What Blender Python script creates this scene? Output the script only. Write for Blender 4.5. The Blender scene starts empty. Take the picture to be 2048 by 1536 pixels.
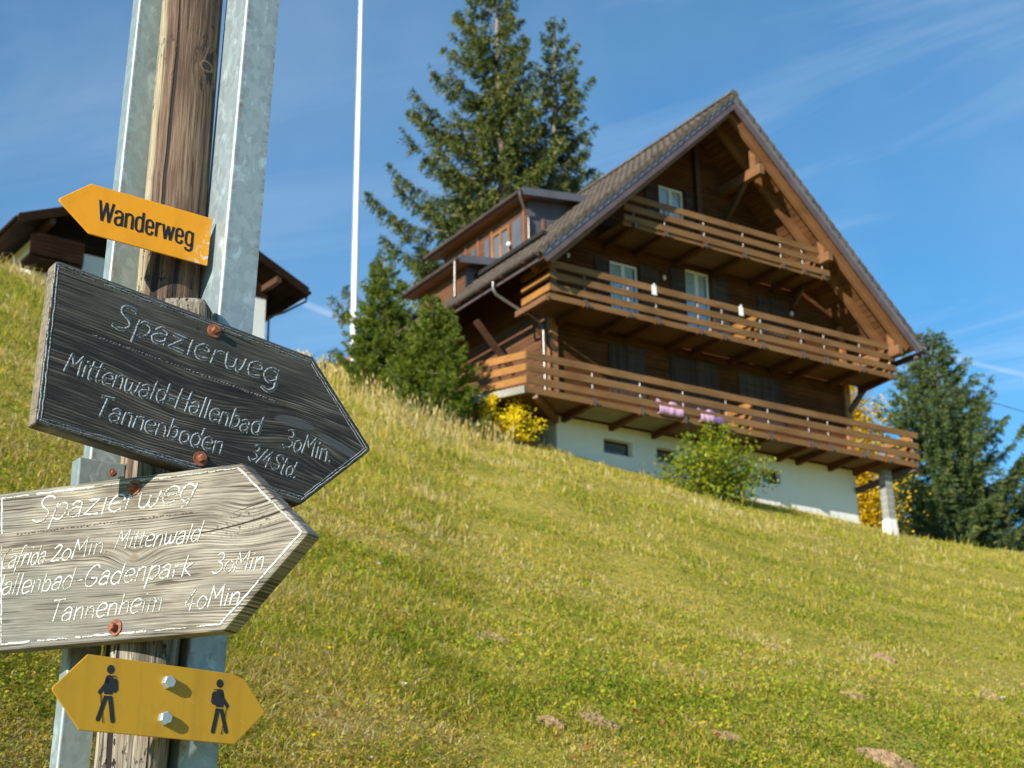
import bpy, math, random
import numpy as np
from mathutils import Vector, Matrix

C = bpy.context.scene.collection
R = math.radians
random.seed(7)

# ---------------------------------------------------------------- camera, sky, sun, exposure
EYE = 1.5                                    # the camera stands 1.5 m above the meadow at its foot
cam_d = bpy.data.cameras.new('camera')
cam_d.sensor_width = 36.0
cam_d.lens = 36.0 * 2976.9 / 2048.0
cam_d.clip_start = 0.05
cam_d.clip_end = 3000
cam_d.dof.use_dof = True
cam_d.dof.focus_distance = 2.78
cam_d.dof.aperture_fstop = 10.5
cam = bpy.data.objects.new('camera', cam_d)
C.objects.link(cam)
cam.matrix_world = Matrix.Translation((0, 0, EYE)) @ Matrix.Rotation(math.pi / 2 + 0.331, 4, 'X') @ Matrix.Rotation(-0.014, 4, 'Z')
bpy.context.scene.camera = cam

SUN_AZ, SUN_EL = R(34), R(21)                # behind the camera, 34 degrees to its left
sun_dir = Vector((-math.sin(SUN_AZ) * math.cos(SUN_EL), -math.cos(SUN_AZ) * math.cos(SUN_EL), math.sin(SUN_EL)))
sd = bpy.data.lights.new('sun', 'SUN')
sd.energy = 5.0
sd.angle = R(0.53)
sd.color = (1.0, 0.93, 0.80)
sun = bpy.data.objects.new('sun', sd)
C.objects.link(sun)
sun.rotation_euler = sun_dir.to_track_quat('Z', 'Y').to_euler()

world = bpy.data.worlds.new('World')
bpy.context.scene.world = world
world.use_nodes = True

sc = bpy.context.scene
sc.view_settings.view_transform = 'Standard'
sc.view_settings.look = 'None'
sc.view_settings.exposure = 0.66
sc.view_settings.gamma = 1.0
sc.render.engine = 'CYCLES'
sc.cycles.max_bounces = 6
sc.cycles.transparent_max_bounces = 8
sc.cycles.use_denoising = True


class NT:
    """short helper round a node tree"""
    def __init__(s, tree):
        s.t = tree
        s.n = tree.nodes
        s.l = tree.links

    def node(s, kind, **kw):
        nd = s.n.new(kind)
        for k, v in kw.items():
            setattr(nd, k, v)
        return nd

    def put(s, sock, v):
        if isinstance(v, bpy.types.NodeSocket):
            s.l.new(v, sock)
        elif isinstance(v, (tuple, list)) and sock.type == 'RGBA' and len(v) == 3:
            sock.default_value = (*v, 1)
        else:
            sock.default_value = v

    def m(s, op, a, b=0.0, c=None, clamp=False):
        nd = s.node('ShaderNodeMath', operation=op, use_clamp=clamp)
        s.put(nd.inputs[0], a)
        s.put(nd.inputs[1], b)
        if c is not None:
            s.put(nd.inputs[2], c)
        return nd.outputs[0]

    def vm(s, op, a, b=(0, 0, 0)):
        nd = s.node('ShaderNodeVectorMath', operation=op)
        s.put(nd.inputs[0], a)
        s.put(nd.inputs[1], b)
        return nd.outputs['Value'] if op in ('DOT_PRODUCT', 'LENGTH') else nd.outputs[0]

    def sep(s, v):
        nd = s.node('ShaderNodeSeparateXYZ')
        s.l.new(v, nd.inputs[0])
        return nd.outputs

    def comb(s, x, y, z):
        nd = s.node('ShaderNodeCombineXYZ')
        for i, v in enumerate((x, y, z)):
            s.put(nd.inputs[i], v)
        return nd.outputs[0]

    def noise(s, vec, scale, detail=4, rough=0.55, dist=0.0):
        nd = s.node('ShaderNodeTexNoise')
        s.put(nd.inputs['Vector'], vec)
        nd.inputs['Scale'].default_value = scale
        nd.inputs['Detail'].default_value = detail
        nd.inputs['Roughness'].default_value = rough
        nd.inputs['Distortion'].default_value = dist
        return nd.outputs['Fac']

    def voro(s, vec, scale, feature='F1'):
        nd = s.node('ShaderNodeTexVoronoi', feature=feature)
        s.put(nd.inputs['Vector'], vec)
        nd.inputs['Scale'].default_value = scale
        return nd

    def ramp(s, fac, stops, interp='LINEAR'):
        nd = s.node('ShaderNodeValToRGB')
        nd.color_ramp.interpolation = interp
        el = nd.color_ramp.elements
        while len(el) < len(stops):
            el.new(0.5)
        for e, (p, c) in zip(el, stops):
            e.position = p
            e.color = (*c, 1) if len(c) == 3 else c
        s.put(nd.inputs[0], fac)
        return nd.outputs[0]

    def step(s, v, lo, hi):
        nd = s.node('ShaderNodeMapRange', clamp=True)
        s.put(nd.inputs[0], v)
        nd.inputs[1].default_value = lo
        nd.inputs[2].default_value = hi
        return nd.outputs[0]

    def mix(s, f, a, b, blend='MIX'):
        nd = s.node('ShaderNodeMix', data_type='RGBA', blend_type=blend)
        s.put(nd.inputs[0], f)
        s.put(nd.inputs[6], a)
        s.put(nd.inputs[7], b)
        return nd.outputs[2]

    def attr(s, name):
        return s.node('ShaderNodeAttribute', attribute_name=name).outputs['Fac']

    def coord(s, which='Object'):
        return s.node('ShaderNodeTexCoord').outputs[which]

    def scale(s, v, x, y, z):
        return s.vm('MULTIPLY', v, (x, y, z))


# sky: Nishita plus thin cirrus high up
W_ = NT(world.node_tree)
bg = W_.n['Background']
sky = W_.node('ShaderNodeTexSky', sky_type='NISHITA')
sky.sun_disc = False
sky.sun_elevation = SUN_EL
sky.sun_rotation = math.atan2(sun_dir.x, sun_dir.y)
sky.altitude = 1400
sky.air_density = 1.0
sky.dust_density = 0.35
sky.ozone_density = 3.2
gen = W_.coord('Generated')
sx, sy, sz = W_.sep(gen)
flat = W_.comb(W_.m('DIVIDE', sx, W_.m('MAXIMUM', sz, 0.06)), W_.m('DIVIDE', sy, W_.m('MAXIMUM', sz, 0.06)), 0.0)
rot = W_.node('ShaderNodeVectorRotate', rotation_type='Z_AXIS')
W_.put(rot.inputs['Vector'], flat)
rot.inputs['Angle'].default_value = 0.5
wisps = W_.noise(W_.scale(rot.outputs[0], 0.55, 2.2, 1), 1.1, 7, 0.62, 0.9)
veil = W_.noise(flat, 0.35, 3, 0.5)
cirrus = W_.m('MULTIPLY', W_.step(wisps, 0.50, 0.86), W_.step(veil, 0.36, 0.64))
low = W_.step(sz, 0.50, 0.24)


def trail(p, q, width):
    """a contrail along the great circle through the directions p and q"""
    p = Vector(p).normalized()
    q = Vector(q).normalized()
    n = p.cross(q).normalized()
    mid = (p + q).normalized()
    d = W_.m('ABSOLUTE', W_.vm('DOT_PRODUCT', gen, tuple(n)))
    along = W_.vm('DOT_PRODUCT', gen, tuple(mid))
    end = mid.dot(p)
    return W_.m('MULTIPLY', W_.step(d, width, width * 0.25), W_.step(along, end - 0.0006, end + 0.0006))


tr1 = trail((-0.178, 1.023, 0.428), (-0.100, 1.02, 0.392), 0.0030)
tr2 = trail((0.268, 0.93, 0.34), (0.36, 0.93, 0.315), 0.0022)
haze_ = W_.m('MULTIPLY', W_.step(W_.noise(gen, 1.9, 5, 0.58), 0.44, 0.76), 0.15)
cloud = W_.m('ADD', W_.m('ADD', W_.m('MULTIPLY', cirrus, 0.50), haze_), W_.m('MULTIPLY', W_.m('ADD', tr1, tr2), 0.17), clamp=True)
cloud = W_.m('ADD', cloud, W_.m('MULTIPLY', low, 0.04), clamp=True)
tone = W_.mix(1.0, sky.outputs[0], (0.33, 0.97, 1.12), 'MULTIPLY')
W_.put(bg.inputs['Color'], W_.mix(cloud, tone, (6.2, 7.0, 7.6)))
bg.inputs['Strength'].default_value = 0.102


# ---------------------------------------------------------------- materials
def mat(name, build, rough=0.7, **kw):
    m_ = bpy.data.materials.new(name)
    m_.use_nodes = True
    t = NT(m_.node_tree)
    b = t.n['Principled BSDF']
    b.inputs['Roughness'].default_value = rough
    for k, v in kw.items():
        b.inputs[k.replace('_', ' ')].default_value = v
    build(t, b)
    return m_


def bump(t, b, h, dist, strength=1.0):
    nd = t.node('ShaderNodeBump')
    nd.inputs['Strength'].default_value = strength
    nd.inputs['Distance'].default_value = dist
    t.put(nd.inputs['Height'], h)
    t.l.new(nd.outputs[0], b.inputs['Normal'])


def plain(col, var=0.25, scale=3.0, dist=0.004):
    def f(t, b):
        n = t.noise(t.coord(), scale, 5)
        t.put(b.inputs['Base Color'], t.ramp(n, [(0.25, tuple(c * (1 - var) for c in col)), (0.75, tuple(min(1, c * (1 + var)) for c in col))]))
        bump(t, b, t.noise(t.coord(), scale * 12, 3), dist, 0.4)
    return f


def beam_wood(dark, light, stretch, boards=None):
    """stained timber with grain along the stretch axis (u, v or z)"""
    def f(t, b):
        co = t.coord()
        sc_ = {'u': (0.6, 9, 14), 'v': (9, 0.6, 14), 'z': (9, 9, 0.6)}[stretch]
        g = t.noise(t.scale(co, *sc_), 3.0, 6, 0.6)
        big = t.noise(co, 0.9, 3)
        fac = t.m('ADD', t.m('MULTIPLY', g, 0.65), t.m('MULTIPLY', big, 0.35))
        col = t.ramp(fac, [(0.3, dark), (0.7, light)])
        h = g
        if boards:
            z = t.sep(co)[boards[0]]
            q = t.m('DIVIDE', z, boards[1])
            fr = t.m('FRACT', q)
            gap = t.step(t.m('MINIMUM', fr, t.m('SUBTRACT', 1.0, fr)), 0.0, 0.10)
            idn = t.node('ShaderNodeTexWhiteNoise', noise_dimensions='1D')
            t.put(idn.inputs['W'], t.m('FLOOR', q))
            col = t.mix(t.m('MULTIPLY', idn.outputs['Value'], 0.45), col, tuple(c * 0.5 for c in dark))
            col = t.mix(t.m('SUBTRACT', 1.0, gap), col, tuple(c * 0.25 for c in dark))
            h = t.m('ADD', t.m('MULTIPLY', gap, 1.0), t.m('MULTIPLY', g, 0.25))
            bump(t, b, h, 0.012, 0.8)
        else:
            bump(t, b, h, 0.004, 0.5)
        oi = t.node('ShaderNodeObjectInfo').outputs['Random']
        age = t.step(t.m('ADD', t.noise(t.scale(co, 0.5, 0.5, 2.0), 1.6, 4), t.m('MULTIPLY', oi, 0.25)), 0.52, 0.85)
        col = t.mix(t.m('MULTIPLY', age, 0.45), col, tuple(c * 1.35 + 0.008 for c in light))
        col = t.mix(t.m('MULTIPLY', t.step(oi, 0.5, 1.0), 0.3), col, dark)
        t.put(b.inputs['Base Color'], col)
    return f


M = {}
M['siding'] = mat('siding', beam_wood((0.052, 0.020, 0.007), (0.145, 0.056, 0.019), 'u', (2, 0.145)), 0.85, Specular_IOR_Level=0.08)
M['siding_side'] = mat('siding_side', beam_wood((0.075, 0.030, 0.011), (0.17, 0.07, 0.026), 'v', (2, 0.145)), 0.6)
M['rail_wood'] = mat('rail_wood', beam_wood((0.085, 0.042, 0.016), (0.25, 0.132, 0.052), 'u'), 0.7, Specular_IOR_Level=0.2)
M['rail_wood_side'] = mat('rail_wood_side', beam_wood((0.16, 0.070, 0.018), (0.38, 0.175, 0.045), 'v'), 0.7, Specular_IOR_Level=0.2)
M['beam'] = mat('beam', beam_wood((0.095, 0.042, 0.016), (0.24, 0.112, 0.042), 'v'), 0.6)
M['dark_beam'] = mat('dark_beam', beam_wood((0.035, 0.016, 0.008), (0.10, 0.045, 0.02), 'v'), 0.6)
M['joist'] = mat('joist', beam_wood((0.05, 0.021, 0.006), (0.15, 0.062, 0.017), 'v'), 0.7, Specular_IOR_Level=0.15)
M['soffit'] = mat('soffit', beam_wood((0.11, 0.046, 0.016), (0.22, 0.10, 0.035), 'v', (0, 0.16)), 0.6)
M['post_wood'] = mat('post_wood', beam_wood((0.15, 0.062, 0.02), (0.36, 0.16, 0.055), 'z'), 0.6)
M['grey_wood'] = mat('grey_wood', beam_wood((0.16, 0.145, 0.12), (0.36, 0.34, 0.30), 'v'), 0.8)
M['fascia'] = mat('fascia', plain((0.105, 0.075, 0.078), 0.25, 2.0, 0.002), 0.5)
M['flashing'] = mat('flashing', plain((0.20, 0.20, 0.245), 0.15, 2.0, 0.002), 0.42, Metallic=0.35)
M['gutter'] = mat('gutter', plain((0.11, 0.075, 0.065), 0.35, 4.0, 0.002), 0.4, Metallic=0.4)
M['zinc_pipe'] = mat('zinc_pipe', plain((0.17, 0.155, 0.14), 0.25, 4.0, 0.002), 0.35, Metallic=0.6)
M['zinc_panel'] = mat('zinc_panel', plain((0.115, 0.115, 0.135), 0.2, 1.5, 0.002), 0.45, Metallic=0.2)
M['copper_strip'] = mat('copper_strip', plain((0.42, 0.17, 0.10), 0.2, 3.0, 0.001), 0.4, Metallic=0.5)
M['shutter'] = mat('shutter', beam_wood((0.046, 0.030, 0.025), (0.105, 0.070, 0.060), 'z', (0, 0.11)), 0.8, Specular_IOR_Level=0.1)
M['white_frame'] = mat('white_frame', plain((0.78, 0.77, 0.74), 0.04, 3.0, 0.0005), 0.4)
M['flag_white'] = mat('flag_white', plain((0.88, 0.88, 0.87), 0.03, 0.5, 0.0005), 0.35)
M['red_paint'] = mat('red_paint', plain((0.55, 0.03, 0.02), 0.15, 3.0, 0.0005), 0.45)
M['dark_room'] = mat('dark_room', plain((0.015, 0.013, 0.012), 0.2), 0.9)
M['curtain'] = mat('curtain', plain((0.84, 0.86, 0.84), 0.12, 9.0, 0.004), 0.9)
M['pink_cloth'] = mat('pink_cloth', plain((0.62, 0.36, 0.54), 0.3, 6.0, 0.002), 0.85)
M['lilac_cloth'] = mat('lilac_cloth', plain((0.22, 0.12, 0.30), 0.3, 6.0, 0.002), 0.85)
M['white_cloth'] = mat('white_cloth', plain((0.82, 0.82, 0.80), 0.05, 6.0, 0.002), 0.8)
M['deck_wood'] = mat('deck_wood', beam_wood((0.11, 0.06, 0.03), (0.22, 0.12, 0.055), 'u', (1, 0.14)), 0.7)
M['shade_black'] = mat('shade_black', beam_wood((0.012, 0.007, 0.004), (0.035, 0.018, 0.010), 'u', (2, 0.16)), 0.85, Specular_IOR_Level=0.05)  # brown timber coloured almost black: the neighbour house's shade put into the colour
M['wire'] = mat('wire', plain((0.03, 0.03, 0.035), 0.1), 0.6)


def _glass(t, b):
    t.put(b.inputs['Base Color'], (0.10, 0.13, 0.16))
    w = t.noise(t.coord(), 1.3, 2)
    bump(t, b, w, 0.02, 0.12)


M['glass'] = mat('glass', _glass, 0.04, IOR=1.5)
M['glass'].node_tree.nodes['Principled BSDF'].inputs['Specular IOR Level'].default_value = 0.9


def _plaster(t, b):
    co = t.coord()
    n = t.noise(co, 0.8, 5)
    streak = t.noise(t.scale(co, 5, 5, 0.5), 1.2, 5)
    z = t.sep(co)[2]
    splash = t.m('MULTIPLY', t.step(t.m('ADD', z, t.m('MULTIPLY', n, 0.5)), -1.45, -1.95), t.step(streak, 0.35, 0.7))
    col = t.mix(n, (0.70, 0.71, 0.71), (0.83, 0.83, 0.82))
    col = t.mix(t.m('MULTIPLY', t.step(streak, 0.55, 0.8), 0.25), col, (0.52, 0.53, 0.52))
    col = t.mix(t.m('MULTIPLY', splash, 0.6), col, (0.40, 0.37, 0.29))
    t.put(b.inputs['Base Color'], col)
    bump(t, b, t.noise(co, 55, 4), 0.006, 0.6)


M['plaster'] = mat('plaster', _plaster, 0.9)


def _blocks(t, b):
    br = t.node('ShaderNodeTexBrick')
    co = t.coord()
    x, y, z = t.sep(co)
    t.put(br.inputs['Vector'], t.comb(t.m('ADD', x, y), z, 0.0))
    br.inputs['Scale'].default_value = 1.0
    br.inputs['Brick Width'].default_value = 0.42
    br.inputs['Row Height'].default_value = 0.21
    br.inputs['Mortar Size'].default_value = 0.012
    t.put(br.inputs['Color1'], (0.20, 0.20, 0.19))
    t.put(br.inputs['Color2'], (0.27, 0.27, 0.26))
    t.put(br.inputs['Mortar'], (0.42, 0.42, 0.40))
    n = t.noise(co, 14, 5)
    t.put(b.inputs['Base Color'], t.mix(t.m('MULTIPLY', n, 0.4), br.outputs['Color'], (0.14, 0.14, 0.12)))
    bump(t, b, t.noise(co, 40, 4), 0.01, 0.6)


M['blocks'] = mat('blocks', _blocks, 0.9)


def _tiles(t, b):
    co = t.coord()
    x, y, z = t.sep(co)
    vor = t.node('ShaderNodeTexWhiteNoise', noise_dimensions='2D')
    t.put(vor.inputs['Vector'], t.comb(t.m('FLOOR', t.m('DIVIDE', y, 0.3)), t.m('FLOOR', t.m('DIVIDE', z, 0.228)), 0.0))
    n = t.noise(co, 2.2, 5)
    col = t.ramp(vor.outputs['Value'], [(0.0, (0.070, 0.052, 0.040)), (1.0, (0.125, 0.096, 0.074))])
    col = t.mix(t.step(n, 0.5, 0.75), col, (0.145, 0.118, 0.094))
    lich = t.voro(co, 7)
    col = t.mix(t.m('MULTIPLY', t.step(lich.outputs['Distance'], 0.12, 0.05), 0.5), col, (0.30, 0.28, 0.22))
    t.put(b.inputs['Base Color'], col)
    bump(t, b, t.noise(co, 40, 3), 0.004, 0.5)


M['tiles'] = mat('tiles', _tiles, 0.8)


# -- foreground signpost
def _board(dark):
    def f(t, b):
        co = t.coord()
        s, d, z = t.sep(co)
        k = 0.145 if dark else 0.045
        zz = t.m('ADD', z, t.m('MULTIPLY', s, k))          # grain follows the tilted board
        zz = t.m('ADD', zz, t.m('MULTIPLY', t.m('SUBTRACT', t.noise(t.scale(co, 3.2, 1, 7), 1.0, 3), 0.5), 0.022 if dark else 0.016))
        if not dark:                                         # grain sweeps round knots
            for (ks, kz, amp, rad) in ((0.022, -0.012, 0.024, 0.036), (0.27, 0.040, 0.018, 0.045)):
                ds = t.m('SUBTRACT', s, ks)
                dz = t.m('SUBTRACT', z, kz)
                r2 = t.m('ADD', t.m('MULTIPLY', t.m('MULTIPLY', ds, ds), 0.45), t.m('MULTIPLY', dz, dz))
                fall = t.m('POWER', 2.718, t.m('DIVIDE', r2, -rad * rad))
                zz = t.m('ADD', zz, t.m('MULTIPLY', fall, amp))
        else:
            for (ks, kz, amp, rad) in ((0.19, -0.050, -0.030, 0.05), (-0.05, -0.03, 0.02, 0.07)):
                ds = t.m('SUBTRACT', s, ks)
                dz = t.m('SUBTRACT', z, kz)
                r2 = t.m('ADD', t.m('MULTIPLY', t.m('MULTIPLY', ds, ds), 0.2), t.m('MULTIPLY', dz, dz))
                fall = t.m('POWER', 2.718, t.m('DIVIDE', r2, -rad * rad))
                zz = t.m('ADD', zz, t.m('MULTIPLY', fall, amp))
        grain = t.comb(t.m('MULTIPLY', s, 3.0), 0.0, t.m('MULTIPLY', zz, 140.0))
        g1 = t.noise(grain, 1.6, 4, 0.55)
        fine = t.noise(t.comb(t.m('MULTIPLY', s, 9.0), 0.0, t.m('MULTIPLY', zz, 420.0)), 1.0, 3, 0.6)
        wave = t.m('SINE', t.m('ADD', t.m('MULTIPLY', zz, 2 * math.pi / (0.0060 if dark else 0.0052)), t.m('MULTIPLY', g1, 9.0)))
        ring = t.step(wave, -0.5, 1.0)
        patchy = t.noise(t.scale(co, 3, 1, 8), 1.5, 4)
        ring = t.m('MULTIPLY', ring, t.m('ADD', 0.15, t.m('MULTIPLY', t.step(t.noise(t.scale(co, 4, 1, 9), 1.7, 3), 0.38, 0.62), 1.1)))
        split = t.step(t.noise(t.comb(t.m('MULTIPLY', s, 5.0), 0.0, t.m('MULTIPLY', zz, 210.0)), 1.0, 3, 0.5), 0.385, 0.345)
        spots = t.noise(t.scale(co, 60, 1, 90), 1.5, 4)
        if dark:
            lum = t.m('ADD', t.m('ADD', t.m('MULTIPLY', ring, 0.11), t.m('MULTIPLY', g1, 0.33)), t.m('ADD', t.m('MULTIPLY', fine, 0.44), t.m('MULTIPLY', patchy, 0.16)))
            col = t.ramp(lum, [(0.34, (0.003, 0.003, 0.0028)), (0.47, (0.010, 0.009, 0.008)), (0.57, (0.060, 0.054, 0.046)), (0.70, (0.21, 0.195, 0.168))])
            up = t.step(t.m('ADD', zz, t.m('MULTIPLY', patchy, 0.09)), 0.085, 0.19)
            col = t.mix(t.m('MULTIPLY', up, 0.55), col, t.ramp(fine, [(0.3, (0.030, 0.030, 0.028)), (0.7, (0.115, 0.112, 0.10))]))
            # worn smooth patch beside the walking time
            e1 = t.m('ADD', t.m('POWER', t.m('DIVIDE', t.m('SUBTRACT', s, 0.185), 0.045), 2.0), t.m('POWER', t.m('DIVIDE', t.m('ADD', zz, 0.012), 0.014), 2.0))
            e2 = t.m('ADD', t.m('POWER', t.m('DIVIDE', t.m('SUBTRACT', s, 0.285), 0.05), 2.0), t.m('POWER', t.m('DIVIDE', t.m('ADD', zz, 0.024), 0.010), 2.0))
            worn = t.m('MAXIMUM', t.step(e1, 1.1, 0.8), t.step(e2, 1.1, 0.8))
            col = t.mix(t.m('MULTIPLY', worn, 0.8), col, t.ramp(fine, [(0.3, (0.040, 0.043, 0.050)), (0.75, (0.09, 0.097, 0.108))]))
            lich = t.m('MULTIPLY', t.step(spots, 0.70, 0.76), t.step(t.noise(co, 9, 2), 0.55, 0.66))
            col = t.mix(lich, col, (0.40, 0.36, 0.22))
            crk = t.step(t.m('ABSOLUTE', t.m('SUBTRACT', t.m('ADD', zz, t.m('MULTIPLY', t.noise(co, 12, 2), 0.006)), -0.0055)), 0.0012, 0.0004)
            crk = t.m('MULTIPLY', crk, t.step(s, -0.18, -0.22))
            col = t.mix(crk, col, (0.003, 0.003, 0.003))
            # end grain of the sawn left end is bare pale wood
            endg = t.step(s, -0.3040, -0.3055)
            geo = t.node('ShaderNodeNewGeometry')
            nx = t.sep(t.vm('DOT_PRODUCT', geo.outputs['Normal'], (-math.cos(R(37)), -math.sin(R(37)), 0)) if False else t.comb(t.vm('DOT_PRODUCT', geo.outputs['True Normal'], (-math.cos(R(37)), -math.sin(R(37)), 0)), 0, 0))[0]
            col = t.mix(t.m('MULTIPLY', split, 0.85), col, (0.002, 0.002, 0.002))
            bare = t.step(nx, 0.35, 0.7)
            col = t.mix(bare, col, t.ramp(t.noise(co, 90, 5), [(0.3, (0.11, 0.090, 0.060)), (0.7, (0.27, 0.225, 0.16))]))
        else:
            lum = t.m('ADD', t.m('ADD', t.m('MULTIPLY', ring, 0.11), t.m('MULTIPLY', g1, 0.27)), t.m('ADD', t.m('MULTIPLY', fine, 0.38), t.m('MULTIPLY', patchy, 0.26)))
            col = t.ramp(lum, [(0.34, (0.036, 0.027, 0.020)), (0.43, (0.105, 0.088, 0.068)), (0.51, (0.255, 0.227, 0.183)), (0.66, (0.44, 0.405, 0.338))])
            weather = t.step(t.m('ADD', t.noise(t.scale(co, 2, 1, 9), 1.4, 3), t.m('ADD', t.m('MULTIPLY', s, -0.30), t.m('MULTIPLY', z, -0.5))), 0.46, 0.64)
            col = t.mix(t.m('MULTIPLY', weather, 0.72), col, t.ramp(fine, [(0.25, (0.065, 0.064, 0.058)), (0.75, (0.20, 0.197, 0.18))]))
            blot = t.noise(t.scale(co, 3.5, 1, 7), 1.3, 5, 0.6)
            col = t.mix(t.m('MULTIPLY', t.step(blot, 0.48, 0.72), 0.45), col, (0.13, 0.108, 0.080))
            col = t.mix(t.m('MULTIPLY', split, 0.8), col, (0.035, 0.025, 0.017))
            rough_zone = t.step(t.m('ADD', t.m('POWER', t.m('DIVIDE', t.m('SUBTRACT', s, 0.26), 0.085), 2.0), t.m('POWER', t.m('DIVIDE', t.m('SUBTRACT', z, 0.032), 0.030), 2.0)), 1.0, 0.3)
            picks = t.m('MULTIPLY', t.step(t.noise(t.scale(co, 110, 1, 170), 1.0, 3), 0.56, 0.62), rough_zone)
            col = t.mix(t.m('MULTIPLY', picks, 0.9), col, (0.06, 0.04, 0.028))
            specks = t.m('MULTIPLY', t.step(spots, 0.68, 0.74), 0.6)
            col = t.mix(specks, col, (0.12, 0.10, 0.07))
            knot = t.m('ADD', t.m('POWER', t.m('DIVIDE', t.m('SUBTRACT', s, 0.020), 0.012), 2.0), t.m('POWER', t.m('DIVIDE', t.m('ADD', z, 0.004), 0.010), 2.0))
            col = t.mix(t.m('MULTIPLY', t.step(knot, 1.1, 0.4), t.step(fine, 0.3, 0.6)), col, (0.17, 0.13, 0.09))
        t.put(b.inputs['Base Color'], col)
        h = t.m('SUBTRACT', t.m('ADD', t.m('ADD', t.m('MULTIPLY', ring, 0.3), t.m('MULTIPLY', g1, 0.4)), t.m('MULTIPLY', fine, 0.6)), split)
        bump(t, b, h, 0.0018 if dark else 0.0016, 0.8)
    return f


M['dark_board'] = mat('dark_board', _board(True), 0.62)
M['pale_board'] = mat('pale_board', _board(False), 0.82)


def _letter(dark):
    def f(t, b):
        co = t.coord()
        a = t.m('ABSOLUTE', t.attr('across'))
        wear = t.noise(t.scale(co, 220, 1, 260), 1.0, 4)
        rub = t.noise(co, 16, 3)
        if dark:
            edge = t.m('MULTIPLY', t.step(a, 0.25, 0.7), t.step(t.m('ADD', wear, t.m('MULTIPLY', rub, 0.5)), 0.56, 0.78))
            col = t.mix(edge, (0.030, 0.034, 0.040), (0.27, 0.30, 0.345))
            hole = t.step(t.m('ADD', wear, t.m('MULTIPLY', rub, 0.4)), 0.68, 0.58)
            col = t.mix(t.m('MULTIPLY', hole, 0.85), col, (0.016, 0.016, 0.018))
        else:
            keep = t.step(t.m('ADD', wear, t.m('MULTIPLY', rub, 0.6)), 0.66, 0.86)
            col = t.mix(keep, (0.20, 0.185, 0.155), (0.80, 0.80, 0.77))
            rim = t.m('MULTIPLY', t.step(t.attr('across'), 0.45, 0.8), t.step(wear, 0.42, 0.5))
            col = t.mix(rim, col, (0.09, 0.08, 0.065))
        t.put(b.inputs['Base Color'], col)
        bump(t, b, t.m('ADD', t.m('MULTIPLY', a, 1.0), t.m('MULTIPLY', wear, 0.6)), 0.002, 0.7)
    return f


M['grey_letter'] = mat('grey_letter', _letter(True), 0.7)
M['white_letter'] = mat('white_letter', _letter(False), 0.75)
M['bore'] = mat('bore', plain((0.075, 0.05, 0.03), 0.4, 60), 0.9)
M['crack'] = mat('crack', plain((0.025, 0.018, 0.012), 0.3, 60), 0.95)


def _enamel(col, col2, streak, chips=False):
    def f(t, b):
        co = t.coord()
        n = t.noise(co, 7, 4)
        c = t.mix(n, col, col2)
        st = t.noise(t.scale(co, 26, 1, 1.2), 1.0, 4)
        c = t.mix(t.m('MULTIPLY', t.step(st, 0.5, 0.72), streak), c, tuple(x * 0.62 for x in col))
        sp = t.noise(co, 160, 3)
        c = t.mix(t.m('MULTIPLY', t.step(sp, 0.70, 0.78), 0.5), c, (0.25, 0.16, 0.03))
        grime = t.noise(t.scale(co, 9, 1, 5), 1.6, 5, 0.65)
        c = t.mix(t.m('MULTIPLY', t.step(grime, 0.50, 0.75), 0.35), c, tuple(x * 0.5 + 0.01 for x in col))
        scr = t.step(t.noise(t.comb(t.m('MULTIPLY', t.sep(co)[0], 30.0), 0.0, t.m('MULTIPLY', t.m('ADD', t.sep(co)[2], t.m('MULTIPLY', t.sep(co)[0], 0.6)), 420.0)), 1.0, 2, 0.4), 0.72, 0.76)
        c = t.mix(t.m('MULTIPLY', scr, 0.35), c, (0.55, 0.50, 0.38))
        if chips:
            ch = t.m('MULTIPLY', t.step(t.noise(co, 85, 3), 0.54, 0.57), t.step(t.m('SUBTRACT', t.sep(co)[0], t.m('MULTIPLY', t.sep(co)[2], 0.5)), 0.105, 0.145))
            c = t.mix(ch, c, (0.62, 0.62, 0.58))
        t.put(b.inputs['Base Color'], c)
        t.put(b.inputs['Roughness'], t.m('ADD', 0.36, t.m('MULTIPLY', grime, 0.25)))
        bump(t, b, t.noise(co, 90, 2), 0.0003, 0.4)
    return f


M['orange_enamel'] = mat('orange_enamel', _enamel((0.76, 0.305, 0.003), (0.82, 0.335, 0.004), 0.16, True), 0.38)
M['yellow_enamel'] = mat('yellow_enamel', _enamel((0.40, 0.215, 0.006), (0.45, 0.25, 0.009), 0.45), 0.42)
M['black_print'] = mat('black_print', plain((0.012, 0.012, 0.014), 0.2, 30, 0.0002), 0.45)


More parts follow.
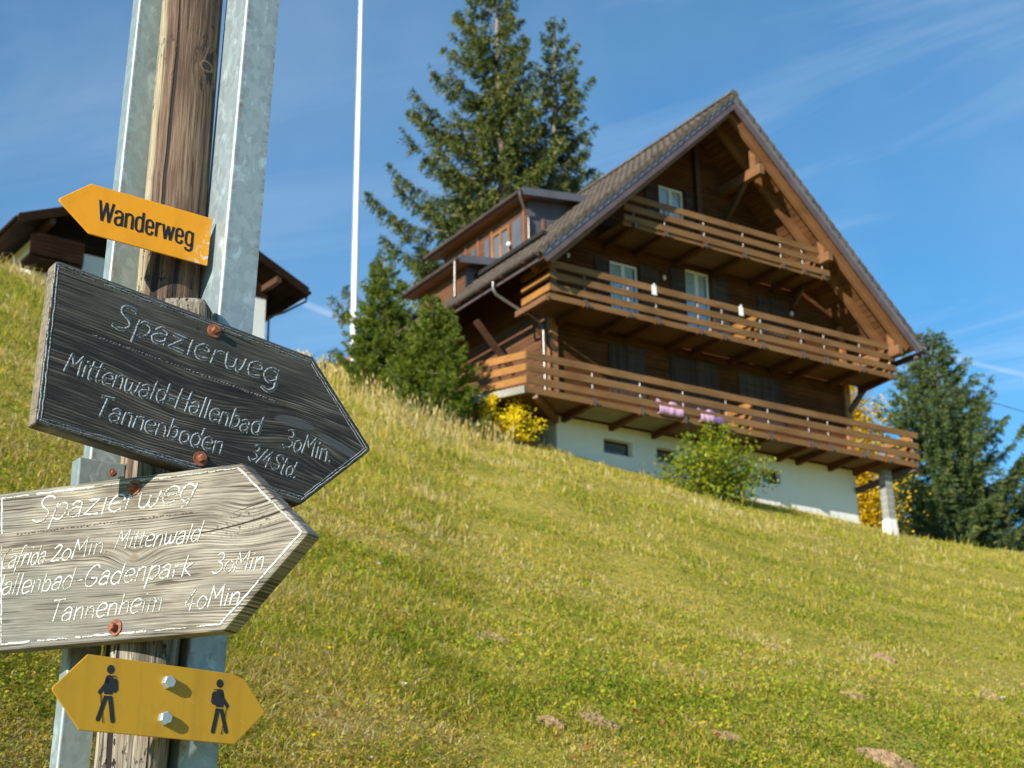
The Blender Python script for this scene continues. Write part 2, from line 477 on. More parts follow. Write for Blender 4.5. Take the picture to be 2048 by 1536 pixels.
def _galv(tint):
    def f(t, b):
        co = t.coord()
        v = t.voro(t.vm('ADD', t.scale(co, 1, 1, 0.7), t.comb(t.m('MULTIPLY', t.noise(co, 22, 3), 0.03), 0.0, 0.0)), 75)
        n = t.noise(co, 26, 5, 0.65)
        blot = t.noise(t.scale(co, 15, 15, 9), 1.4, 6, 0.68, 0.9)
        vals = t.sep(v.outputs['Color'])[0]
        base = t.mix(vals, tuple(c * 0.86 for c in tint), tuple(min(1, c * 1.12) for c in tint))
        base = t.mix(t.m('MULTIPLY', n, 0.3), base, tuple(c * 0.72 for c in tint))
        base = t.mix(t.m('MULTIPLY', t.step(blot, 0.55, 0.66), 0.6), base, tuple(min(1, c * 1.75) for c in tint))
        rust = t.m('MULTIPLY', t.step(t.noise(t.scale(co, 30, 30, 62), 1.0, 6, 0.7), 0.46, 0.70), t.step(t.m('ADD', t.attr('edge'), t.m('MULTIPLY', t.noise(t.scale(co, 4, 4, 9), 1.0, 3), 0.9)), 0.80, 1.35))
        base = t.mix(t.m('MULTIPLY', rust, 0.75), base, (0.20, 0.095, 0.04))
        t.put(b.inputs['Base Color'], base)
        t.put(b.inputs['Roughness'], t.m('ADD', 0.36, t.m('MULTIPLY', n, 0.3)))
        bump(t, b, n, 0.0006, 0.5)
    return f


M['galvanised'] = mat('galvanised', _galv((0.33, 0.40, 0.43)), 0.45, Metallic=0.45)
M['galvanised_old'] = mat('galvanised_old', _galv((0.27, 0.335, 0.35)), 0.5, Metallic=0.4)
M['bolt_zinc'] = mat('bolt_zinc', plain((0.40, 0.44, 0.46), 0.15, 40, 0.0004), 0.38, Metallic=0.5)


def _rust(t, b):
    n = t.noise(t.coord(), 120, 5)
    t.put(b.inputs['Base Color'], t.ramp(n, [(0.3, (0.11, 0.035, 0.02)), (0.7, (0.33, 0.11, 0.06))]))
    bump(t, b, n, 0.0012, 0.7)


M['rust'] = mat('rust', _rust, 0.75)


def _pole(cols, ax=0.0):
    def f(t, b):
        co = t.coord()
        wob = t.m('MULTIPLY', t.m('SUBTRACT', t.noise(t.scale(co, 6, 6, 2.5), 1.0, 3), 0.5), 0.018)
        x, y, z = t.sep(co)
        kn = t.m('POWER', 2.718, t.m('MULTIPLY', t.m('ADD', t.m('MULTIPLY', t.m('POWER', t.m('SUBTRACT', x, 0.100), 2.0), 1.0), t.m('MULTIPLY', t.m('POWER', t.m('SUBTRACT', z, 1.675), 2.0), 0.22)), -2600.0))
        xx = t.m('ADD', t.m('ADD', x, wob), t.m('MULTIPLY', kn, 0.02))
        g = t.noise(t.comb(t.m('MULTIPLY', xx, 120.0), t.m('MULTIPLY', y, 120.0), t.m('MULTIPLY', z, 4.0)), 1.4, 6, 0.68)
        f2 = t.noise(t.comb(t.m('MULTIPLY', xx, 420.0), t.m('MULTIPLY', y, 420.0), t.m('MULTIPLY', z, 9.0)), 1.0, 4, 0.65)
        p = t.noise(t.scale(co, 9, 9, 3), 1.3, 4)
        lum = t.m('ADD', t.m('MULTIPLY', g, 0.5), t.m('ADD', t.m('MULTIPLY', f2, 0.25), t.m('MULTIPLY', p, 0.25)))
        col = t.ramp(lum, [(0.40, cols[0]), (0.50, cols[1]), (0.61, cols[2])])
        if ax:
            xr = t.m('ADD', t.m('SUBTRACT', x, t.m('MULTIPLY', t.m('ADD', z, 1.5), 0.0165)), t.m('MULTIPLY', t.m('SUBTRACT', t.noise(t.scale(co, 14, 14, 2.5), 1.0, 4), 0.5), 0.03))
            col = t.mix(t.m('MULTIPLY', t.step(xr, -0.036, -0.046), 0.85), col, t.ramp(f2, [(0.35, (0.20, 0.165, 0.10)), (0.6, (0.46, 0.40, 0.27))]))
        crack = t.step(t.noise(t.comb(t.m('MULTIPLY', xx, 46.0), t.m('MULTIPLY', y, 46.0), t.m('MULTIPLY', z, 1.1)), 1.0, 2, 0.4), 0.415, 0.380)
        thin = t.step(t.noise(t.comb(t.m('MULTIPLY', xx, 150.0), t.m('MULTIPLY', y, 150.0), t.m('MULTIPLY', z, 2.6)), 1.0, 3, 0.5), 0.40, 0.36)
        col = t.mix(t.m('MULTIPLY', thin, 0.8), col, tuple(c * 0.35 for c in cols[0]))
        col = t.mix(crack, col, (0.012, 0.008, 0.006))
        pits = t.step(t.noise(t.scale(co, 95, 95, 42), 1.0, 3), 0.585, 0.63)
        clus = t.step(t.noise(t.scale(co, 10, 10, 5), 1.0, 2), 0.46, 0.58)
        pit = t.m('MULTIPLY', pits, clus)
        col = t.mix(pit, col, (0.014, 0.009, 0.006))
        kd = t.m('ADD', t.m('POWER', t.m('DIVIDE', t.m('SUBTRACT', x, 0.100), 0.0085), 2.0), t.m('POWER', t.m('DIVIDE', t.m('SUBTRACT', z, 1.675), 0.0095), 2.0))
        col = t.mix(t.m('MULTIPLY', t.step(kd, 2.4, 1.6), 0.6), col, cols[2])
        col = t.mix(t.step(kd, 1.1, 0.7), col, (0.03, 0.02, 0.014))
        t.put(b.inputs['Base Color'], col)
        h = t.m('SUBTRACT', t.m('ADD', t.m('MULTIPLY', g, 0.6), t.m('MULTIPLY', f2, 0.35)), t.m('ADD', crack, pit))
        bump(t, b, h, 0.004, 0.9)
    return f


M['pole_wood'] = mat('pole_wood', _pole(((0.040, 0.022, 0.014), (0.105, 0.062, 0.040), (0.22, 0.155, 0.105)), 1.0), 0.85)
M['stake_wood'] = mat('stake_wood', _pole(((0.075, 0.060, 0.046), (0.22, 0.185, 0.145), (0.42, 0.37, 0.30))), 0.88)


# -- vegetation
def leafy(name, stops, rough=0.55, trans=0.35, spec=0.3):
    m_ = bpy.data.materials.new(name)
    m_.use_nodes = True
    t = NT(m_.node_tree)
    b = t.n['Principled BSDF']
    out = t.n['Material Output']
    col = t.ramp(t.attr('tint'), stops)
    t.put(b.inputs['Base Color'], col)
    b.inputs['Roughness'].default_value = rough
    b.inputs['Specular IOR Level'].default_value = spec
    tr = t.node('ShaderNodeBsdfTranslucent')
    t.put(tr.inputs['Color'], col)
    mx = t.node('ShaderNodeMixShader')
    mx.inputs[0].default_value = trans
    t.l.new(b.outputs[0], mx.inputs[1])
    t.l.new(tr.outputs[0], mx.inputs[2])
    t.l.new(mx.outputs[0], out.inputs['Surface'])
    return m_


M['grass'] = leafy('grass', [(0.0, (0.085, 0.16, 0.012)), (0.20, (0.23, 0.305, 0.020)), (0.40, (0.46, 0.445, 0.038)), (0.56, (0.61, 0.51, 0.070)), (0.70, (0.58, 0.39, 0.100)), (0.84, (0.69, 0.54, 0.19)), (1.0, (0.78, 0.68, 0.38))], 0.7, 0.5, 0.08)
M['herbs'] = leafy('herbs', [(0.0, (0.065, 0.13, 0.012)), (0.4, (0.19, 0.275, 0.020)), (0.7, (0.44, 0.42, 0.035)), (0.90, (0.54, 0.38, 0.06)), (1.0, (0.42, 0.20, 0.05))], 0.6, 0.4, 0.12)
M['needles'] = leafy('needles', [(0.0, (0.022, 0.036, 0.010)), (0.4, (0.064, 0.098, 0.018)), (0.75, (0.155, 0.175, 0.028)), (1.0, (0.26, 0.21, 0.050))], 0.55, 0.22, 0.3)
M['blue_needles'] = leafy('blue_needles', [(0.0, (0.022, 0.042, 0.018)), (0.5, (0.072, 0.122, 0.036)), (1.0, (0.185, 0.205, 0.055))], 0.55, 0.2, 0.3)
M['young_needles'] = leafy('young_needles', [(0.0, (0.024, 0.055, 0.008)), (0.45, (0.095, 0.16, 0.014)), (1.0, (0.29, 0.31, 0.025))], 0.5, 0.28, 0.3)
M['hazel_leaf'] = leafy('hazel_leaf', [(0.0, (0.055, 0.095, 0.008)), (0.40, (0.16, 0.23, 0.012)), (0.75, (0.36, 0.36, 0.016)), (0.96, (0.42, 0.36, 0.025)), (1.0, (0.40, 0.16, 0.02))], 0.5, 0.4, 0.3)
M['yellow_leaf'] = leafy('yellow_leaf', [(0.0, (0.50, 0.40, 0.008)), (0.5, (0.85, 0.66, 0.010)), (1.0, (0.95, 0.78, 0.020))], 0.55, 0.4, 0.25)
M['gold_leaf'] = leafy('gold_leaf', [(0.0, (0.32, 0.19, 0.008)), (0.5, (0.66, 0.42, 0.010)), (1.0, (0.80, 0.56, 0.018))], 0.55, 0.4, 0.25)
M['green_bush_leaf'] = leafy('green_bush_leaf', [(0.0, (0.03, 0.055, 0.012)), (0.6, (0.085, 0.12, 0.02)), (1.0, (0.17, 0.18, 0.03))], 0.5, 0.35, 0.3)
M['petal'] = leafy('petal', [(0.0, (0.72, 0.46, 0.01)), (0.49, (0.78, 0.55, 0.01)), (0.5, (0.70, 0.70, 0.64)), (1.0, (0.62, 0.60, 0.52))], 0.6, 0.3, 0.2)
M['red_leaf'] = leafy('red_leaf', [(0.0, (0.22, 0.035, 0.018)), (0.6, (0.36, 0.06, 0.03)), (1.0, (0.42, 0.14, 0.05))], 0.55, 0.35, 0.3)


def _bark(t, b):
    co = t.coord()
    n = t.noise(t.scale(co, 8, 8, 1.5), 1.5, 6, 0.65)
    t.put(b.inputs['Base Color'], t.ramp(n, [(0.3, (0.09, 0.07, 0.055)), (0.7, (0.30, 0.26, 0.21))]))
    bump(t, b, n, 0.03, 0.8)


M['bark'] = mat('bark', _bark, 0.9)


def _ground(t, b):
    co = t.coord()
    n = t.noise(co, 0.6, 5)
    f_ = t.noise(co, 9, 6, 0.65)
    col = t.ramp(f_, [(0.3, (0.17, 0.14, 0.025)), (0.5, (0.37, 0.30, 0.055)), (0.7, (0.50, 0.37, 0.11))])
    col = t.mix(t.m('MULTIPLY', t.step(n, 0.42, 0.66), 0.55), col, (0.16, 0.175, 0.022))
    t.put(b.inputs['Base Color'], col)
    bump(t, b, f_, 0.05, 0.7)


M['ground'] = mat('ground', _ground, 0.95)
M['ground'].node_tree.nodes['Principled BSDF'].inputs['Specular IOR Level'].default_value = 0.05


def _soil(t, b):
    co = t.coord()
    n = t.noise(co, 28, 6, 0.65)
    t.put(b.inputs['Base Color'], t.ramp(n, [(0.3, (0.20, 0.125, 0.065)), (0.7, (0.43, 0.30, 0.175))]))
    bump(t, b, n, 0.02, 0.8)


M['soil'] = mat('soil', _soil, 0.95)
M['soil'].node_tree.nodes['Principled BSDF'].inputs['Specular IOR Level'].default_value = 0.05


# ---------------------------------------------------------------- mesh helpers
class MB:
    """collects shapes and links them as one mesh object"""
    def __init__(s):
        s.v = []
        s.f = []
        s.a = []
        s.smooth = []

    def add(s, vs, fs, a=0.0, smooth=False):
        o = len(s.v)
        s.v.extend([tuple(p) for p in vs])
        s.a.extend(a if isinstance(a, (list, tuple)) else [a] * len(vs))
        s.f.extend([[i + o for i in f] for f in fs])
        s.smooth.extend([smooth] * len(fs))
        return s

    def box(s, x0, x1, y0, y1, z0, z1):
        vs = [(x0, y0, z0), (x1, y0, z0), (x1, y1, z0), (x0, y1, z0), (x0, y0, z1), (x1, y0, z1), (x1, y1, z1), (x0, y1, z1)]
        return s.add(vs, [(0, 3, 2, 1), (4, 5, 6, 7), (0, 1, 5, 4), (1, 2, 6, 5), (2, 3, 7, 6), (3, 0, 4, 7)])

    def hexa(s, lo, hi):
        """a solid between two quads of four points"""
        return s.add(list(lo) + list(hi), [(0, 3, 2, 1), (4, 5, 6, 7), (0, 1, 5, 4), (1, 2, 6, 5), (2, 3, 7, 6), (3, 0, 4, 7)])

    def prism(s, poly, y0, y1):
        """outline in the x-z plane extruded from y0 (front) to y1"""
        n = len(poly)
        area = sum(poly[i][0] * poly[(i + 1) % n][1] - poly[(i + 1) % n][0] * poly[i][1] for i in range(n))
        if area < 0:
            poly = poly[::-1]
        vs = [(p[0], y0, p[1]) for p in poly] + [(p[0], y1, p[1]) for p in poly]
        fs = [list(range(n)), list(range(2 * n - 1, n - 1, -1))]
        fs += [[i, i + n, (i + 1) % n + n, (i + 1) % n] for i in range(n)]
        return s.add(vs, fs)

    def bar(s, p, q, w, h, up=(0, 0, 1)):
        """a square timber from p to q, w wide and h high"""
        p = Vector(p)
        q = Vector(q)
        d = (q - p).normalized()
        x = d.cross(Vector(up))
        if x.length < 1e-4:
            x = d.cross(Vector((0, 1, 0)))
        x = x.normalized() * w / 2
        y = x.cross(d).normalized() * h / 2
        return s.hexa([p - x - y, p + x - y, p + x + y, p - x + y][::-1], [q - x - y, q + x - y, q + x + y, q - x + y][::-1])

    def tube(s, pts, rad, n=10, caps=True):
        pts = [Vector(p) for p in pts]
        rad = rad if isinstance(rad, (list, tuple)) else [rad] * len(pts)
        vs, fs = [], []
        ref = None
        for i, p in enumerate(pts):
            d = (pts[min(i + 1, len(pts) - 1)] - pts[max(i - 1, 0)]).normalized()
            if ref is None:
                ref = Vector((1, 0, 0)) if abs(d.x) < 0.8 else Vector((0, 1, 0))
            x = (ref - d * ref.dot(d)).normalized()
            ref = x
            y = d.cross(x)
            for k in range(n):
                a = 2 * math.pi * k / n
                vs.append(p + (x * math.cos(a) + y * math.sin(a)) * rad[i])
        for i in range(len(pts) - 1):
            for k in range(n):
                fs.append((i * n + k, i * n + (k + 1) % n, (i + 1) * n + (k + 1) % n, (i + 1) * n + k))
        s.add(vs, fs, smooth=True)
        if caps:
            s.add(vs[:n], [list(range(n))[::-1]])
            s.add(vs[-n:], [list(range(n))])
        return s

    def build(s, name, material, parent=None, attr=None, bevel=0.0):
        me = bpy.data.meshes.new(name)
        me.from_pydata(s.v, [], s.f)
        me.polygons.foreach_set('use_smooth', s.smooth)
        if attr:
            a = me.attributes.new(attr, 'FLOAT', 'POINT')
            a.data.foreach_set('value', s.a)
        me.materials.append(material)
        me.update()
        o = bpy.data.objects.new(name, me)
        C.objects.link(o)
        if parent is not None:
            o.parent = parent
        if bevel:
            bv = o.modifiers.new('bevel', 'BEVEL')
            bv.width = bevel
            bv.segments = 2
            bv.limit_method = 'ANGLE'
            bv.angle_limit = R(40)
        return o


def fast_mesh(name, co, faces, material, parent=None, tint=None, tris=None, smooth=False):
    """numpy vertices and equal-sided faces into one mesh object"""
    me = bpy.data.meshes.new(name)
    co = np.asarray(co, np.float32)
    groups = [np.asarray(faces, np.int32)] if not isinstance(faces, list) else [np.asarray(f, np.int32) for f in faces]
    loops = np.concatenate([g.ravel() for g in groups])
    sizes = np.concatenate([np.full(len(g), g.shape[1], np.int32) for g in groups])
    starts = np.concatenate([[0], np.cumsum(sizes)[:-1]]).astype(np.int32)
    me.vertices.add(len(co))
    me.vertices.foreach_set('co', co.ravel())
    me.loops.add(len(loops))
    me.loops.foreach_set('vertex_index', loops)
    me.polygons.add(len(sizes))
    me.polygons.foreach_set('loop_start', starts)
    if smooth:
        me.polygons.foreach_set('use_smooth', np.ones(len(sizes), bool))
    if tint is not None:
        a = me.attributes.new('tint', 'FLOAT', 'POINT')
        a.data.foreach_set('value', np.asarray(tint, np.float32))
    me.materials.append(material)
    me.update(calc_edges=True)
    me.validate()
    o = bpy.data.objects.new(name, me)
    C.objects.link(o)
    if parent is not None:
        o.parent = parent
    return o


def tag(o, label=None, cat=None, group=None, kind=None):
    for k, v in (('label', label), ('category', cat), ('group', group), ('kind', kind)):
        if v:
            o[k] = v
    return o


def thing(name, label, cat, loc=(0, 0, 0), rz=0.0, group=None):
    o = bpy.data.objects.new(name, None)
    o.empty_display_size = 0.3
    C.objects.link(o)
    o.location = loc
    o.rotation_euler = (0, 0, rz)
    return tag(o, label, cat, group)


def copy_tree(o, parent=None):
    c = o.copy()
    C.objects.link(c)
    if parent is not None:
        c.parent = parent
    for ch in list(o.children):
        copy_tree(ch, c)
    return c


# ---------------------------------------------------------------- hillside
_rng = np.random.default_rng(11)
_tab = _rng.random((256, 256))


def vnoise(x, y):
    """smooth value noise on arrays"""
    xi = np.floor(x).astype(int)
    yi = np.floor(y).astype(int)
    fx = x - xi
    fy = y - yi
    fx = fx * fx * (3 - 2 * fx)
    fy = fy * fy * (3 - 2 * fy)
    g = lambda a, b: _tab[a % 256, b % 256]
    return (g(xi, yi) * (1 - fx) + g(xi + 1, yi) * fx) * (1 - fy) + (g(xi, yi + 1) * (1 - fx) + g(xi + 1, yi + 1) * fx) * fy


HOUSE = Vector((1.146, 37.733, 12.579 + EYE))
HYAW = 0.574
HU = Vector((math.cos(HYAW), math.sin(HYAW), 0))
HV = Vector((-math.sin(HYAW), math.cos(HYAW), 0))


def hw(u, v, z):
    return HOUSE + HU * u + HV * v + Vector((0, 0, z))


# brow of the slope from left to right: points of the ground in metres (x, y, z)
crest = [(-18.5, 27.0, 16.6), (-14.7, 30, 15.95), (-11.97, 32, 15.74), (-11.68, 34, 16.10), (-9.3, 38.5, 16.45), (-6.2, 41, 16.15),
         (-4.61, 40, 15.33), (-2.79, 38.5, 14.25), (-1.67, 38, 13.36)]
crest += [tuple(hw(u, -0.05, z)) for u, z in ((0.0, -1.45), (1.4, -1.64), (3.44, -1.80), (5.76, -1.92), (7.83, -2.02), (11.0, -2.15))]
crest += [(11.85, 45.4, 11.98), (16.01, 46, 11.47), (20.3, 47, 10.9), (30, 48, 10.0)]
crest = np.array(crest)
# the brow drawn through these points as a soft line
_t0 = crest[:, 0] / crest[:, 1]
_td = np.linspace(_t0[0], _t0[-1], 700)
_k = np.hanning(37)
_k /= _k.sum()
_soft = lambda a: np.convolve(np.pad(np.interp(_td, _t0, a), 18, mode='edge'), _k, 'valid')
crest = np.stack([_td * _soft(crest[:, 1]), _soft(crest[:, 1]), _soft(crest[:, 2])], 1)
_ct = _td


def ground_z(x, y):
    x = np.asarray(x, float)
    y = np.asarray(y, float)
    ys = np.maximum(y, 0.6)
    t = np.clip(x / ys, _ct[0], _ct[-1])
    yc = np.interp(t, _ct, crest[:, 1])
    zc = np.interp(t, _ct, crest[:, 2])
    s = y / yc
    up = zc * np.clip(s, 0, 1) ** 1.06
    wob = (vnoise(x * 0.35 + 9, y * 0.35) - 0.5) * 0.22 + (vnoise(x * 1.1, y * 1.1 + 30) - 0.5) * 0.08
    wob = wob * np.clip(s * 4, 0.15, 1) * np.clip((1.0 - s) * 8, 0.25, 1)
    beyond = np.clip(y - yc, 0, None)
    back = beyond * 0.10 - 0.0009 * beyond ** 2 * np.clip((beyond - 30) / 60, 0, 1)
    z = np.where(s < 1, up + wob, zc + back + wob * 0.25)
    z = np.where(y < 0, y * 0.32, z)
    return z


def gz(x, y):
    return float(ground_z(np.array([x]), np.array([y]))[0])


ny, nx = 210, 150
yy = np.concatenate([np.linspace(-60, -1, 20), np.linspace(0, 60, 150), np.linspace(62, 300, 40)])
ny = len(yy)
q_ = np.linspace(-1, 1, nx)
tt = 0.55 * q_ + 1.0 * q_ ** 5
GX = np.empty((ny, nx))
GY = np.empty((ny, nx))
for i, y_ in enumerate(yy):
    GY[i] = y_
    GX[i] = tt * (max(abs(y_), 0) + 4.0)
GZ = ground_z(GX, GY)
idx = np.arange(ny * nx).reshape(ny, nx)
gf = np.stack([idx[:-1, :-1], idx[:-1, 1:], idx[1:, 1:], idx[1:, :-1]], -1).reshape(-1, 4)
hill = fast_mesh('hillside', np.stack([GX, GY, GZ], -1).reshape(-1, 3), gf, M['ground'], smooth=True)
tag(hill, kind='structure')
far = MB()
far.add([(-2500, -2500, -22), (2500, -2500, -22), (2500, 2500, -22), (-2500, 2500, -22)], [(0, 1, 2, 3)])
tag(far.build('ground', M['ground']), kind='structure')


# ---------------------------------------------------------------- chalet (local axes: x along the gable front, y back, z up)
chalet = thing('chalet', 'large dark timber chalet with three balconies on a white plastered base', 'house', HOUSE, HYAW)
WID, DEP = 10.95, 9.6
RU, HALF, ZE, SL = 5.35, 7.06, 3.19, 0.944      # ridge position, half width of the roof, eave height, slope
ZR = ZE + HALF * SL
VF, VB = -1.95, 10.6


def ztop(u):
    return ZR - abs(u - RU) * SL


def wall_cells(us, zs, holes, v0, depth, clip_top=None):
    """a wall in the x-z plane built as cells round its openings, with reveals"""
    mb = MB()
    for a, b in zip(us[:-1], us[1:]):
        for c, d in zip(zs[:-1], zs[1:]):
            if any(h[0] - 1e-6 <= a and b <= h[1] + 1e-6 and h[2] - 1e-6 <= c and d <= h[3] + 1e-6 for h in holes):
                continue
            poly = [(a, c), (b, c), (b, d), (a, d)]
            if clip_top:
                for sgn in (-1, 1):
                    out = []
                    for i in range(len(poly)):
                        p, q = poly[i], poly[(i + 1) % len(poly)]
                        fp = clip_top + sgn * (p[0] - RU) * SL - p[1]
                        fq = clip_top + sgn * (q[0] - RU) * SL - q[1]
                        if fp >= 0:
                            out.append(p)
                        if fp * fq < 0:
                            k = fp / (fp - fq)
                            out.append((p[0] + (q[0] - p[0]) * k, p[1] + (q[1] - p[1]) * k))
                    poly = out
                    if len(poly) < 3:
                        break
                if len(poly) < 3:
                    continue
            mb.add([(p[0], v0, p[1]) for p in poly], [list(range(len(poly)))])
    for a, b, c, d in holes:
        e = v0 + depth
        mb.add([(a, v0, c), (a, e, c), (a, e, d), (a, v0, d)], [(0, 3, 2, 1)])
        mb.add([(b, v0, c), (b, e, c), (b, e, d), (b, v0, d)], [(0, 1, 2, 3)])
        mb.add([(a, v0, c), (b, v0, c), (b, e, c), (a, e, c)], [(0, 1, 2, 3)])
        mb.add([(a, v0, d), (b, v0, d), (b, e, d), (a, e, d)], [(0, 3, 2, 1)])
    return mb


# white base with three cellar windows
bh = [(1.56, 2.53, -1.31, -0.89), (3.37, 4.10, -1.31, -0.88), (7.22, 7.93, -1.36, -0.96)]
us = sorted({0.02, WID + 0.05} | {h[i] for h in bh for i in (0, 1)})
zs = sorted({-3.6, -0.52} | {h[i] for h in bh for i in (2, 3)})
b_ = wall_cells(us, zs, bh, 0.0, 0.30)
b_.add([(0.02, 0, -3.6), (0.02, DEP, -3.6), (0.02, DEP, -0.52), (0.02, 0, -0.52)], [(0, 3, 2, 1)])
b_.add([(WID + .05, 0, -3.6), (WID + .05, DEP, -3.6), (WID + .05, DEP, -0.52), (WID + .05, 0, -0.52)], [(0, 1, 2, 3)])
b_.add([(0.02, DEP, -3.6), (WID + .05, DEP, -3.6), (WID + .05, DEP, -0.52), (0.02, DEP, -0.52)], [(0, 3, 2, 1)])
b_.build('base_wall', M['plaster'], chalet)
for a, b, c, d in bh:
    w = MB()
    for x0, x1, z0, z1 in ((a, b, c, c + .05), (a, b, d - .05, d), (a, a + .05, c + .05, d - .05), (b - .05, b, c + .05, d - .05)):
        w.box(x0, x1, 0.20, 0.26, z0, z1)
    fr = w.build('cellar_window', M['shutter'], chalet)
    MB().box(a + .05, b - .05, 0.235, 0.25, c + .05, d - .05).build('pane', M['glass'], fr)

# timber front wall, gable and windows
wins = [(3.96, 4.90, 6.33, 7.37), (2.04, 3.05, 2.62, 4.49), (4.80, 5.72, 2.92, 4.84)]
us = sorted({0.0, WID} | {h[i] for h in wins for i in (0, 1)} | {RU})
zs = sorted({-0.52, ZR} | {h[i] for h in wins for i in (2, 3)})
fw = wall_cells(us, zs, wins, 0.06, 0.16, ZR - 0.35)
fw.build('front_wall', M['siding'], chalet)
zw = ztop(0) - 0.35
for u_, s_ in ((0.0, 1), (WID, -1)):
    zz = ztop(u_) - 0.35
    q = [(u_, 0.06, -0.52), (u_, DEP, -0.52), (u_, DEP, zz), (u_, 0.06, zz)]
    MB().add(q, [(0, 3, 2, 1) if s_ == 1 else (0, 1, 2, 3)]).build('side_wall', M['siding_side'], chalet)
MB().add([(0, DEP, -.52), (WID, DEP, -.52), (WID, DEP, ztop(WID) - .35), (RU, DEP, ZR - .35), (0, DEP, ztop(0) - .35)], [(0, 4, 3, 2, 1)]).build('back_wall', M['siding'], chalet)
# inner floor slabs keep daylight out of the rooms
fl = MB()
for z_ in (-0.50, 2.25, 5.0):
    fl.box(0.05, WID - 0.05, 0.5, DEP - 0.1, z_, z_ + 0.12)
fl.build('floor', M['dark_room'], chalet)


def window(a, b, c, d):
    w = MB()
    t_ = 0.075
    y0, y1 = 0.12, 0.18
    for x0, x1, z0, z1 in ((a, b, c, c + t_), (a, b, d - t_, d), (a, a + t_, c + t_, d - t_), (b - t_, b, c + t_, d - t_), ((a + b) / 2 - 0.06, (a + b) / 2 + 0.06, c + t_, d - t_)):
        w.box(x0, x1, y0, y1, z0, z1)
    fr = w.build('window_frame', M['white_frame'], chalet, bevel=0.006)
    g = MB()
    m_ = (a + b) / 2
    g.box(a + t_, m_ - .06, 0.15, 0.158, c + t_, d - t_)
    g.box(m_ + .06, b - t_, 0.15, 0.158, c + t_, d - t_)
    g.build('pane', M['glass_clear'], fr)
    cu = MB()
    n_ = 40
    for k in range(n_):
        x0 = a + t_ + (b - a - 2 * t_) * k / n_
        x1 = a + t_ + (b - a - 2 * t_) * (k + 1) / n_
        o0 = 0.30 + 0.025 * math.sin(k * 1.3)
        o1 = 0.30 + 0.025 * math.sin((k + 1) * 1.3)
        cu.add([(x0, o0 - .105, c + .05), (x1, o1 - .105, c + .05), (x1, o1 - .105, d - .02), (x0, o0 - .105, d - .02)], [(0, 1, 2, 3)], smooth=True)
    cu.build('curtain', M['curtain'], fr)
    MB().add([(a - .1, .45, c - .1), (b + .1, .45, c - .1), (b + .1, .45, d + .1), (a - .1, .45, d + .1)], [(0, 1, 2, 3)]).build('dark_interior', M['dark_room'], fr)


def _gc(t, b):
    b.inputs['Base Color'].default_value = (1, 1, 1, 1)
    tr = t.node('ShaderNodeBsdfTransparent')
    tr.inputs[0].default_value = (0.86, 0.90, 0.93, 1)
    gl = t.node('ShaderNodeBsdfGlossy')
    gl.inputs['Roughness'].default_value = 0.03
    gl.inputs['Color'].default_value = (1, 1, 1, 1)
    fz = t.node('ShaderNodeLayerWeight')
    mx = t.node('ShaderNodeMixShader')
    t.l.new(t.m('ADD', t.m('MULTIPLY', t.m('POWER', fz.outputs['Facing'], 4.0), 0.6), 0.10), mx.inputs[0])
    t.l.new(tr.outputs[0], mx.inputs[1])
    t.l.new(gl.outputs[0], mx.inputs[2])
    t.l.new(mx.outputs[0], t.n['Material Output'].inputs['Surface'])


M['glass_clear'] = mat('glass_clear', _gc)
for w in wins:
    window(*w)


def shutter(a, b, c, d):
    s = MB().box(a, b, 0.015, 0.055, c, d)
    for z_ in (c + 0.18 * (d - c), c + 0.80 * (d - c)):
        s.box(a + .03, b - .03, -0.006, 0.0149, z_, z_ + .08)
    s.build('shutter', M['shutter'], chalet, bevel=0.006)


for q in ((3.42, 3.90, 6.33, 7.30), (4.96, 5.22, 6.33, 7.37), (1.48, 2.00, 2.62, 4.48), (3.10, 3.72, 2.62, 4.53), (4.22, 4.76, 2.92, 4.74), (5.77, 6.42, 2.92, 4.92),
          (7.54, 8.08, 3.35, 4.52), (8.10, 8.64, 3.35, 4.56), (1.86, 2.48, 0.35, 1.92), (2.50, 3.12, 0.35, 1.93), (4.05, 4.92, 0.35, 1.93), (4.94, 5.81, 0.35, 1.96), (6.57, 7.43, 0.35, 1.88), (7.45, 8.30, 0.35, 1.91)):
    shutter(*q)

# corner posts, gable post
for u_ in (0.0, WID):
    MB().box(u_ - 0.11, u_ + 0.11, -0.05, 0.17, -0.52, ztop(u_) - 0.4).build('corner_post', M['post_wood'], chalet, bevel=0.01)
MB().box(5.30, 5.46, -0.10, 0.05, 5.1, ZR - 0.6).build('gable_post', M['dark_beam'], chalet)
# sill beam between the base and the timber
MB().box(-0.06, WID + 0.06, -0.06, 0.05, -0.519, -0.33).build('sill_beam', M['dark_beam'], chalet)

# ---- roof
Lr = math.hypot(HALF, HALF * SL)
cs, sn = HALF / Lr, HALF * SL / Lr


def roof_pt(side, s, v, h):
    """s metres up the slope from the eave, h metres square to the slope"""
    u = (HALF - s * cs) - h * (-sn) if False else (HALF - s * cs + h * sn)
    return (RU + side * u, v, ZE + s * sn + h * cs)


